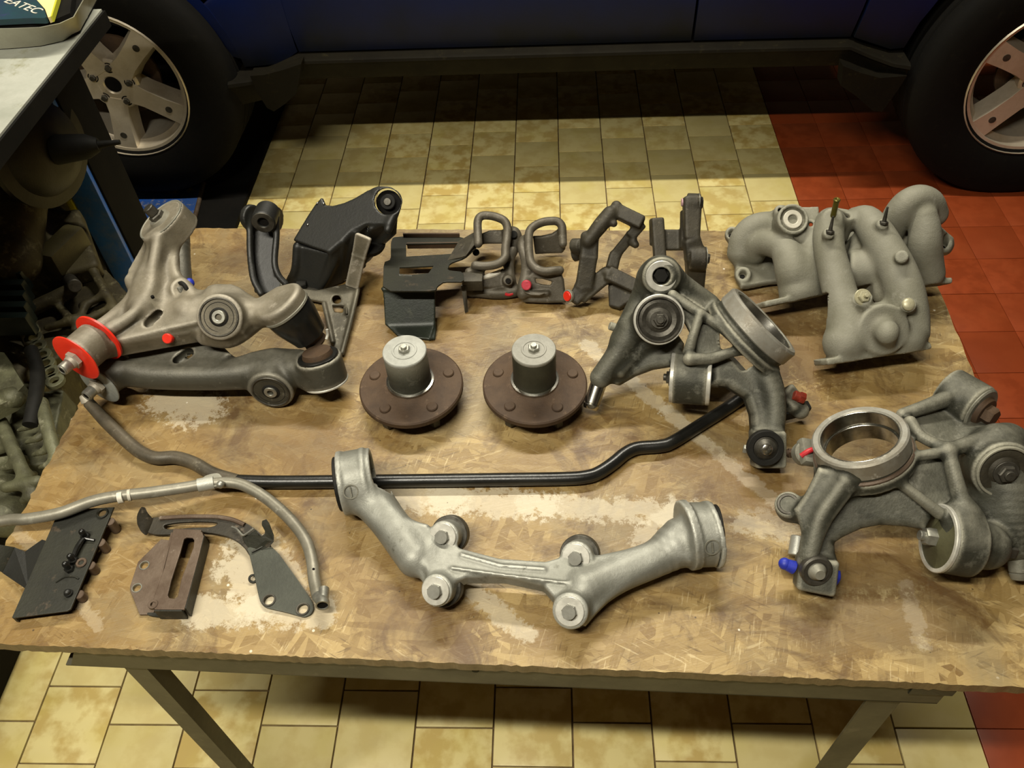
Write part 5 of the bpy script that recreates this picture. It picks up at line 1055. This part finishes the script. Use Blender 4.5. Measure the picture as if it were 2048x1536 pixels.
ls = cdir(-.5, .35, .6); g = G(); g.ring(L0-ls*.003, L0+ls*.002, .0125, .006, 26); g.build('lug_bush', M_RUB, a1); g = G(); g.cyl(L0, L0+ls*.008, .0055, n=6); g.build('lug_bolt', M_STL, a1)
g = G(); g.ball(A_(1082, 612, .132), .0072, cdir(1, -.4, .4), .7); g.build('blue_paint_mark', M_BLUE, a1)
p = A_(957, 928, .108); g = G(); g.cyl(p-cdir(0, .2, 1)*.004, p+cdir(-.1, .25, 1)*.0045, .0082, .0075, 14); g.build('red_paint_mark', M_RED, a1)
for x, y in ((865, 688), (855, 516)): g = G(); p = A_(x, y, .152); g.cyl(p-[0, 0, .004], p, .0025, n=10); g.build('casting_pit', M_DARK, a1)
# lower arm
c = Cast(.0024, .007)
Wf2 = T(204, 777, .040); Wb2 = Wf2-dw*.046
c.cyl(Wf2-dw*.004, Wb2+dw*.003, .0270, .002, k=.004)
c.chain([(A_(700, 1130, .040), .023), (A_(900, 1160, .036), .022), (A_(1200, 1165, .034), .022), (A_(1400, 1150, .034), .024), (A_(1560, 1120, .036), .028), (A_(1700, 1110, .036), .025)], k=.010)
c.poly([A_(660, 1095, .052), A_(1250, 1110, .050), A_(1450, 1040, .050), A_(1580, 1020, .050), A_(1740, 1070, .048), A_(1740, 1180, .03), A_(1480, 1240, .022), A_(700, 1215, .024)], .022, .005, k=.008)
c.poly([A_(700, 1090, .050), A_(840, 1000, .060), A_(960, 950, .062), A_(1130, 945, .062), A_(1240, 965, .060), A_(1330, 1050, .054), A_(1250, 1110, .048)], .014, .004, k=.008)
fB2 = cdir(-.05, .62, .70); B2 = A_(1550, 1258, .026); c.cyl(B2-fB2*.036, B2, .0335, .004, k=.012)
E0, E1 = A_(1818, 1062, .062), A_(1862, 1196, .024); de = nrm(E1-E0); c.cyl(E0-de*.0, E1, .0335, .003, k=.010); c.cap(A_(1690, 1130, .04), .022, A_(1790, 1180, .034), .022)
c.chain([(A_(1030, 1085, .052), .008), (A_(1085, 1045, .056), .009)], -1, .002); c.chain([(A_(1030, 1085, .064), .008), (A_(1085, 1045, .068), .009)], -1, .002)
# rear limb of the lower arm, seen behind the upper one
Rr = A_(1020, 360, .06); c.chain([(A_(1010, 390, .055), .024), (A_(1040, 520, .045), .016), (A_(1050, 700, .040), .016), (A_(1020, 900, .045), .018)], k=.01)
c.cyl(E0-de*.02, E1+de*.02, .0285, .0005, -1, .001)
c.build('casting', M_ARM2, a2)
washer_bush(a2, Wf2, Wb2, .0350, mat('pale_grey_plastic', '#8d9089', '#7c7f79', None, rough=.5, scale=30), None, .02)
g = G(); g.ring(E0-de*.003, E1+de*.001, .0305, .0225, 44, .001); g.build('dark_liner', M_BLKG, a2); g = G(); g.ring(E1-de*.001, E1+de*.0025, .0338, .0300, 48, .0008); g.build('bright_rim', M_WSH, a2)
g = G(); g.lathe(E0-de*.010, de, [(.0001, 0), (.021, 0), (.023, .006), (.023, .012), (.0001, .012)], 40); g.build('ball_joint', M_RUST, a2)
bush(a2, B2+fB2*.001, fB2, .0285, .02, M_RUB, M_STLD)
g = G(); g.tube([A_(1868, 905, .080), A_(1872, 935, .072), A_(1864, 962, .068)], .0022, 8); g.build('bright_clip', M_WSH, a2)
# ---------------------------------------------------------------- black curved link, black mount bracket, grey tripod arm
def B_(x, y, h): return T(460+x/4.042, 340+y/4.042, h)
lk = mk('curved_link', T(530, 560), 'black curved channel link with rubber bush at its raised end, far left rear', 'link')
c = Cast(.0022, .005)
c.poly([B_(160, 420, .105), B_(375, 420, .105), B_(385, 560, .085), B_(365, 760, .060), B_(395, 860, .045), B_(470, 940, .022), B_(400, 1010, .008), B_(300, 1030, .007), B_(220, 1000, .016), B_(180, 880, .045), B_(160, 700, .066), B_(150, 540, .088)], .012, .003, n=nrm(np.array([0, -.62, .78])))
for pts in ([B_(160, 370, .120), B_(160, 520, .100), B_(165, 700, .075), B_(190, 880, .055), B_(250, 1000, .038)], [B_(375, 390, .120), B_(375, 540, .098), B_(360, 740, .072), B_(390, 850, .056), B_(450, 920, .044)]):
    c.chain([(p, .0055) for p in pts], k=.004)
c.cyl(B_(150, 380, .115), B_(190, 385, .117), .021, .002); c.cyl(B_(352, 400, .115), B_(388, 405, .115), .021, .002)
c.poly([B_(150, 740, .055), B_(185, 850, .045), B_(160, 860, .045), B_(150, 800, .05)], .01, .002); c.poly([B_(365, 780, .060), B_(388, 775, .058), B_(388, 850, .050), B_(370, 850, .05)], .01, .002)
c.build('arm', M_BLK, lk)
fl_ = cdir(-.02, .62, .66); b0 = B_(268, 425, .128); g = G(); g.ring(b0-fl_*.036, b0, .0200, .0085, 40, .0015); g.build('bush_sleeve', M_BLK, lk); g = G(); g.ring(b0-fl_*.002, b0+fl_*.001, .0185, .009, 36, .0008); g.build('bush_rim', M_STLD, lk); g = G(); g.cyl(b0-fl_*.02, b0-fl_*.004, .009); g.build('bore', M_DARK, lk)
g = G(); g.ball(B_(425, 925, .036), .005); g.build('paint_chip', M_STL, lk)
mb = mk('mount_bracket', T(660, 560), 'large black folded steel mount bracket rising past the back edge of the board', 'bracket')
f = plane3((460+510/4.042, 340+550/4.042, .090), (460+790/4.042, 340+640/4.042, .090), (460+1280/4.042, 340+115/4.042, .165))
of = [(508, 548), (560, 460), (640, 330), (690, 255), (742, 198), (770, 262), (830, 268), (920, 245), (1010, 205), (1110, 145), (1200, 112), (1290, 118), (1350, 160), (1372, 220), (1340, 330), (1290, 420), (1100, 420), (990, 470), (900, 560), (795, 648), (660, 606)]
c = Cast(.0022, .006)
c.poly([f(460+x/4.042, 340+y/4.042) for x, y in of], .008, .003)
c.chain([(f(460+x/4.042, 340+y/4.042)-[0, 0, .004], .007) for x, y in ((1180, 140), (1290, 140), (1350, 200), (1320, 320), (1270, 440))], k=.006)
for q1, q2, d1, d2 in (((795, 640), (900, 552), (740, 955, .006), (890, 880, .010)), ((900, 555), (990, 465), (890, 880, .010), (1080, 740, .020)), ((990, 468), (1110, 412), (890, 880, .010), (1080, 740, .020)), ((1110, 415), (1290, 415), (1080, 740, .020), (1240, 560, .060))):
    c.poly([f(460+q1[0]/4.042, 340+q1[1]/4.042), f(460+q2[0]/4.042, 340+q2[1]/4.042), B_(*d2), B_(*d1)], .007, .002)
c.poly([B_(1372, 230, .150), B_(1340, 340, .135), B_(1275, 520, .105), B_(1215, 610, .060), B_(1110, 720, .030), B_(1080, 640, .04), B_(1120, 480, .09), B_(1240, 330, .13)], .016, .005)
c.poly([B_(545, 570, .080), B_(860, 650, .080), B_(860, 740, .06), B_(790, 860, .035), B_(710, 960, .012), B_(470, 900, .012), B_(520, 780, .04), B_(525, 680, .06)], .012, .004)
c.chain([(B_(540, 600, .078), .008), (B_(520, 780, .044), .007), (B_(470, 880, .018), .006)], k=.005); c.chain([(B_(830, 700, .070), .007), (B_(760, 860, .035), .007), (B_(710, 955, .012), .006)], k=.005)
c.cyl(B_(1270, 230, .162), B_(1270, 230, .12), .021, .002, -1, .002)
c.poly([B_(1100, 330, .148), B_(1190, 200, .165), B_(1210, 300, .155), B_(1300, 330, .150), B_(1180, 400, .140)], .016, .004, -1, .003)
c.build('folded_body', M_BLK, mb)
g = G(); p = B_(1272, 235, .140); dn = cdir(0, .1, 1); g.cyl(p-dn*.012, p-dn*.006, .0205); g.build('recess', M_DARK, mb); g = G(); g.ring(p-dn*.004, p+dn*.004, .0125, .006, 32, .001); g.build('bush_eye', M_RUB, mb); g = G(); g.cyl(p, p+dn*.008, .0075, .0065, 20); g.build('sleeve_tip', M_STLD, mb)
p = B_(640, 925, .020); g = G(); g.lathe(p-up*.002, up, [(.0001, 0), (.0175, 0), (.0175, .0022), (.0001, .0022)], 36); g.build('washer', M_STLD, mb); g = G(); p = B_(575, 912, .022); g.hexn(p, p+up*.008, .0105); g.build('bolt', M_RUB, mb)
for x, y in ((705, 266), (757, 268), (627, 440)): g = G(); g.ball(f(460+x/4.042, 340+y/4.042)+up*.005, .0022, n=10); g.build('bright_chip', M_CHR, mb)
tp = mk('tripod_arm', T(680, 620), 'grey steel arm with slim strut and rubber disc beside the large black bracket', 'bracket')
g = G(); dk = cdir(.15, -.5, .8); p = B_(1112, 572, .074); g.lathe(p-dk*.008, dk, [(.0001, 0), (.029, 0), (.030, .003), (.030, .009), (.027, .012), (.0001, .012)], 44); g.build('rubber_disc', M_RUB, tp)
c = Cast(.002, .005)
c.bar(B_(1082, 525, .106), B_(1040, 700, .070), .030, .024, .007, cdir(0, -.2, 1), .003); c.bar(B_(1042, 690, .072), B_(985, 950, .024), .024, .024, .007, cdir(0, -.2, 1), .003)
c.build('strut', M_ARM, tp)
c = Cast(.002, .005)
c.poly([B_(455, 955, .014), B_(700, 975, .018), B_(950, 930, .018), B_(1030, 970, .016), B_(975, 1220, .012), B_(920, 1480, .008), B_(860, 1500, .008), B_(820, 1400, .008), B_(790, 1220, .010), B_(750, 1080, .012), B_(600, 1050, .012)], .007, .002, k=.004)
c.chain([(B_(1035, 960, .022), .004), (B_(980, 1200, .016), .004), (B_(905, 1480, .012), .004)], k=.003); c.chain([(B_(760, 1080, .018), .004), (B_(830, 1390, .013), .004)], k=.003)
c.cyl(B_(862, 1048, .03), B_(862, 1048, -.01), .0070, .0005, -1, .001); c.poly([B_(830, 1105, .012), B_(935, 1110, .012), B_(925, 1165, .012), B_(850, 1160, .012)], .06, .001, -1, .001)
c.poly([B_(940, 1110, .028), B_(950, 1170, .022), B_(925, 1165, .012), B_(925, 1110, .014)], .003, .001)
c.build('plate_arm', mat('grimy_grey_steel', '#5f5a4c', '#4a463a', '#8a8577', metal=.35, rough=.45, r2=.6, scale=18), tp)
# ---------------------------------------------------------------- stamped bracket with two slots
def C_(x, y, h): return T(740+x/2.844, 380+y/2.844, h)
def cp2(x, y): return (740+x/2.844, 380+y/2.844)
sp_ = mk('stamped_bracket', T(820, 570), 'olive-black stamped sheet bracket with two slots, left end of the rear bracket row', 'bracket')
f = plane3((*cp2(100, 400), .060), (*cp2(600, 400), .060), (*cp2(100, 270), .045))
plate('slotted_top', rr([f(*cp2(*q)) for q in ((118, 300), (130, 268), (200, 262), (360, 262), (500, 262), (620, 300), (600, 330), (540, 385), (455, 415), (440, 455), (530, 465), (536, 520), (420, 520), (385, 545), (370, 572), (72, 572), (78, 410), (118, 395))], 1, .15), .003, M_OLIVE, sp_,
      [[f(*cp2(*q)) for q in ((205, 305), (505, 300), (468, 362), (205, 378))], [f(*cp2(*q)) for q in ((168, 438), (362, 430), (332, 472), (168, 488))]])
g = G(); a, b = f(*cp2(190, 268)), f(*cp2(510, 268)); g.prism([a, b, b+up*.007, a+up*.007], np.array([0, .003, 0])); g.build('rusty_rail', M_RUST, sp_)
g = G(); a, b = f(*cp2(208, 303)), f(*cp2(500, 300)); g.prism([a-up*.012, b-up*.012, b, a], np.array([0, .002, 0])); g.build('slot_flange', M_RUST, sp_)
g = G(); g.prism([f(*cp2(505, 290)), f(*cp2(610, 262))+up*.012, f(*cp2(625, 300))+up*.010, f(*cp2(545, 385))+up*.004, f(*cp2(440, 400))], up*-.003); g.build('side_strap', M_CAL, sp_)
q3 = lambda x, y, h: C_(x, y, h)
fr = [q3(74, 560, .0575), q3(372, 560, .0575), q3(376, 660, .030), q3(374, 750, .010), q3(330, 850, .003), q3(150, 832, .003), q3(88, 770, .010), q3(74, 660, .033)]
c = Cast(.0016, .003)
c.poly([q3(74, 562, .056), q3(370, 562, .056), q3(374, 755, .010), q3(330, 790, .007), q3(130, 790, .007), q3(88, 765, .010)], .0045, .001)
c.poly([q3(88, 762, .0105), q3(374, 755, .0105), q3(335, 852, .005), q3(155, 832, .005)], .0045, .001)
c.cap(q3(76, 562, .055), .0035, q3(370, 562, .055), .0035, k=.004)
c.poly([q3(372, 740, .012), q3(376, 800, .004), q3(372, 850, .003), q3(335, 855, .003)], .004, .001)
c.build('front_apron', mat('dark_green_black_steel', '#242a20', '#1b2019', '#3a3d30', metal=.2, rough=.38, r2=.5, scale=14), sp_)
g = G(); g.prism([a for a in (f(*cp2(165, 480)), f(*cp2(240, 486)), q3(240, 560, .062), q3(165, 560, .062))], up*.0012); g.build('pressed_panel', M_OLIVE, sp_)
g = G(); g.bev((q3(585, 520, .040)), .034, .024, .022, .003); g.build('end_block', M_CAL, sp_)
g = G(); g.prism([q3(518, 545, .042), q3(548, 545, .042), q3(556, 692, .002), q3(540, 700, .002)], np.array([0, .003, 0])); g.build('hanging_leg', M_CAL, sp_)
g = G(); g.cyl(q3(603, 355, .03), q3(603, 355, .026), .006); g.build('screw', M_RUB, sp_)
# ---------------------------------------------------------------- four brake caliper carriers
def D_(x, y, h): return T(860+x/6.4, 400+y/6.4, h)
def carrier1(t, mir):
    pass
k_ = mk('caliper_carrier', T(980, 560), 'grey-rimmed brake caliper carrier with open loop, first of the four in the rear row', 'caliper carrier')
c = Cast(.0018, .004)
lp = [(618, 560, .060), (612, 420, .066), (612, 270, .072), (660, 205, .075), (760, 200, .076), (860, 222, .076), (950, 268, .074), (990, 350, .072), (985, 480, .070), (965, 620, .066), (960, 730, .063), (900, 800, .060), (800, 835, .058), (680, 845, .058), (580, 835, .058)]
c.chain([(D_(*p), .0072) for p in lp], k=.002)
c.chain([(D_(x, y, h-.010), .0070) for x, y, h in lp], k=.003)
c.chain([(D_(x, y+10, h-.022), .0045) for x, y, h in lp[-6:]], k=.004)
c.poly([D_(640, 440, .035), D_(760, 390, .045), D_(930, 385, .045), D_(940, 560, .025), D_(740, 560, .025), D_(640, 570, .03)], .010, .002)
c.poly([D_(560, 440, .04), D_(640, 430, .04), D_(640, 580, .03), D_(560, 600, .02)], .010, .002)
c.chain([(D_(1000, 420, .045), .010), (D_(1070, 430, .045), .012), (D_(1090, 520, .038), .012), (D_(1060, 640, .03), .010), (D_(1010, 760, .03), .009), (D_(1010, 900, .03), .009), (D_(1020, 1040, .025), .011)], k=.006)
c.chain([(D_(500, 920, .045), .007), (D_(640, 900, .045), .006), (D_(640, 1130, .012), .007), (D_(520, 1180, .010), .008), (D_(500, 1000, .03), .007)], k=.006)
c.chain([(D_(640, 1180, .010), .009), (D_(800, 1190, .010), .010), (D_(950, 1190, .010), .010), (D_(1080, 1160, .012), .011)], k=.006)
c.poly([D_(650, 1000, .035), D_(760, 960, .035), D_(930, 880, .035), D_(960, 1100, .02), D_(760, 1130, .02), D_(660, 1130, .02)], .008, .002)
c.cyl(D_(1000, 1030, .042), D_(1000, 1040, .02), .0085, .001); c.cyl(D_(1000, 730, .058), D_(1000, 740, .04), .005, .001)
c.build('casting', M_CALG, k_)
g = G(); g.prism([D_(655, 985, .040), D_(740, 945, .040), D_(900, 885, .040), D_(905, 930, .037), D_(800, 975, .037), D_(690, 1000, .037)], up*-.003); g.build('clean_face', M_WHT, k_)
g = G(); g.tube([D_(960, 1200, .015), D_(1010, 1212, .013), D_(1060, 1195, .014)], .0028, 8); g.build('red_paint_mark', M_REDP, k_)
g = G(); g.cyl(D_(1000, 1035, .044), D_(1000, 1035, .039), .0045); g.build('bolt_hole', M_DARK, k_); g = G(); g.cyl(D_(1070, 440, .058), D_(1070, 445, .052), .0065); g.build('bush', M_RUB, k_)
k_ = mk('caliper_carrier', T(1085, 560), 'grey-rimmed brake caliper carrier with a pinkish-red paint dab, second of the four', 'caliper carrier')
c = Cast(.0018, .004)
lp = [(1700, 560, .050), (1695, 420, .060), (1685, 330, .066), (1630, 275, .070), (1540, 270, .071), (1440, 285, .071), (1340, 330, .070), (1275, 400, .068), (1262, 520, .066), (1268, 680, .064), (1290, 800, .062), (1360, 880, .060), (1470, 915, .058), (1580, 905, .058), (1660, 900, .056)]
c.chain([(D_(*p), .0072) for p in lp], k=.002); c.chain([(D_(x, y, h-.010), .0070) for x, y, h in lp], k=.003)
c.poly([D_(1315, 460, .042), D_(1420, 460, .042), D_(1560, 430, .045), D_(1700, 330, .055), D_(1735, 620, .020), D_(1690, 680, .014), D_(1500, 680, .014), D_(1345, 690, .014)], .010, .003)
c.chain([(D_(1200, 520, .045), .009), (D_(1180, 600, .040), .009), (D_(1220, 760, .035), .008), (D_(1240, 930, .035), .010), (D_(1210, 1080, .030), .011), (D_(1190, 1200, .020), .010)], k=.006)
c.poly([D_(1330, 900, .050), D_(1660, 905, .050), D_(1715, 1010, .036), D_(1745, 1310, .006), D_(1500, 1320, .006), D_(1200, 1310, .006), D_(1165, 1180, .016), D_(1200, 1000, .034)], .012, .004)
c.poly([D_(1345, 1005, .04), D_(1440, 1010, .04), D_(1565, 1045, .036), D_(1540, 1090, .032), D_(1440, 1080, .033), D_(1360, 1060, .035)], .10, .001, -1, .001)
c.chain([(D_(1190, 1190, .022), .005), (D_(1340, 1205, .022), .005), (D_(1500, 1195, .022), .005)], k=.003)
c.build('casting', M_CALG, k_)
p = D_(1232, 1092, .046); dn = cdir(-.1, .2, 1); g = G(); g.cyl(p-dn*.006, p+dn*.002, .0085, .0078, 24); g.build('red_paint_mark', mat('raspberry_paint', '#b52a3c', '#a02334', None, rough=.5, scale=50), k_)
g = G(); g.prism([D_(1210, 1180, .030), D_(1310, 1190, .030), D_(1470, 1190, .030), D_(1400, 1215, .028), D_(1290, 1210, .028)], up*-.002); g.build('clean_face', M_CALG, k_)
k_ = mk('caliper_carrier', T(1210, 560), 'greasy angular caliper carrier with bright red paint on its foot, third of four', 'caliper carrier')
c = Cast(.002, .004)
c.chain([(C_(1240, 300, .095), .0105), (C_(1310, 210, .115), .0125), (C_(1365, 145, .128), .0125)], k=.004); c.cap(C_(1400, 100, .135), .0085, C_(1410, 120, .130), .0085)
c.bar(C_(1385, 120, .130), C_(1550, 200, .118), .022, .022, .020, cdir(0, 0, 1), .003)
c.bar(C_(1545, 195, .115), C_(1480, 275, .095), .019, .017, .018, cdir(0, 0, 1), .003); c.bar(C_(1490, 260, .095), C_(1392, 380, .060), .017, .017, .017, cdir(0, 0, 1), .003); c.bar(C_(1395, 370, .062), C_(1365, 490, .040), .019, .020, .018, cdir(0, 0, 1), .003)
c.bar(C_(1250, 270, .095), C_(1245, 400, .070), .028, .028, .020, cdir(0, 0, 1), .004); c.bar(C_(1245, 380, .075), C_(1215, 570, .030), .028, .028, .020, cdir(0, 0, 1), .004); c.bar(C_(1225, 540, .034), C_(1150, 645, .014), .026, .022, .022, cdir(0, 0, 1), .004)
c.cyl(C_(1150, 325, .070), C_(1200, 325, .075), .012, .002); c.cyl(C_(1155, 380, .050), C_(1190, 370, .055), .011, .002); c.cap(C_(1190, 350, .065), .009, C_(1240, 300, .085), .009)
c.bar(C_(1345, 490, .045), C_(1190, 620, .018), .026, .026, .018, cdir(0, 0, 1), .003)
c.bar(C_(1350, 480, .050), C_(1545, 575, .035), .024, .022, .018, cdir(0, 0, 1), .003); c.poly([C_(1360, 560, .020), C_(1400, 520, .03), C_(1530, 590, .028), C_(1500, 640, .012), C_(1420, 685, .005), C_(1360, 670, .005)], .018, .003)
for x, y, h in ((1225, 270, .100), (1372, 185, .120), (1495, 305, .090), (1340, 470, .052), (1190, 560, .032)): c.cap(C_(x, y, h), .0075, C_(x+14, y+14, h), .006)
c.build('casting', M_CAL, k_)
p = C_(1122, 612, .028); dn = cdir(-.7, .2, .6); g = G(); g.cyl(p-dn*.004, p+dn*.002, .0085, .008, 22); g.build('red_paint_mark', M_RED, k_); g = G(); g.ring(p-dn*.006, p, .0105, .008, 26); g.build('bush_rim', M_ALU, k_)
k_ = mk('caliper_carrier', T(1370, 540), 'tall upright caliper carrier with pink-tipped pin, last of the four in the rear row', 'caliper carrier')
c = Cast(.002, .004)
c.bar(C_(1632, 165, .105), C_(1650, 425, .055), .021, .020, .016, cdir(0, 0, 1), .003); c.bar(C_(1612, 170, .095), C_(1615, 320, .070), .014, .014, .012, cdir(0, 0, 1), .003); c.cap(C_(1650, 420, .055), .008, C_(1655, 560, .006), .008)
c.bar(C_(1660, 290, .075), C_(1800, 290, .075), .034, .034, .010, cdir(0, 0, 1), .003); c.bar(C_(1790, 120, .115), C_(1790, 340, .070), .014, .016, .014, cdir(0, 0, 1), .003)
c.bar(C_(1832, 45, .140), C_(1828, 290, .092), .030, .024, .020, cdir(0, 0, 1), .004); c.bar(C_(1826, 280, .094), C_(1852, 400, .065), .026, .034, .022, cdir(0, 0, 1), .004); c.bar(C_(1852, 380, .068), C_(1848, 575, .006), .034, .026, .024, cdir(0, 0, 1), .004)
c.cyl(C_(1800, 75, .132), C_(1868, 78, .132), .0145, .002); c.cyl(C_(1815, 395, .068), C_(1908, 395, .068), .019, .002)
c.build('casting', M_CAL, k_)
p = C_(1770, 76, .132); q = C_(1805, 76, .132); g = G(); g.cyl(p, q, .0065); g.build('pink_pin', mat('pale_pink_rubber', '#b9949a', '#a8848a', None, rough=.5, scale=50), k_)
g = G(); g.cyl(C_(1868, 78, .132), C_(1876, 78, .132), .0135); g.hexn(C_(1874, 78, .132), C_(1892, 78, .132), .0095); g.build('guide_bolt', M_RUB, k_)
g = G(); g.ring(C_(1866, 78, .132), C_(1870, 78, .132), .015, .006, 28); g.ring(C_(1906, 395, .068), C_(1911, 395, .068), .019, .006, 28); g.build('bright_washer', M_STL, k_)
g = G(); g.hexn(C_(1910, 395, .068), C_(1932, 397, .068), .008); g.build('guide_bolt', M_STLD, k_)

# settle each piece on the board
for o_, dz in ((cm, .0075), (k1, .0056), (k2, .0056), (a2, .010), (cb, .0014), (mb, -.006), (im, .0008)): o_.location.z += dz
for nm, dz in (('caliper_carrier.002', .003), ('caliper_carrier.003', .0018)): bpy.data.objects[nm].location.z += dz
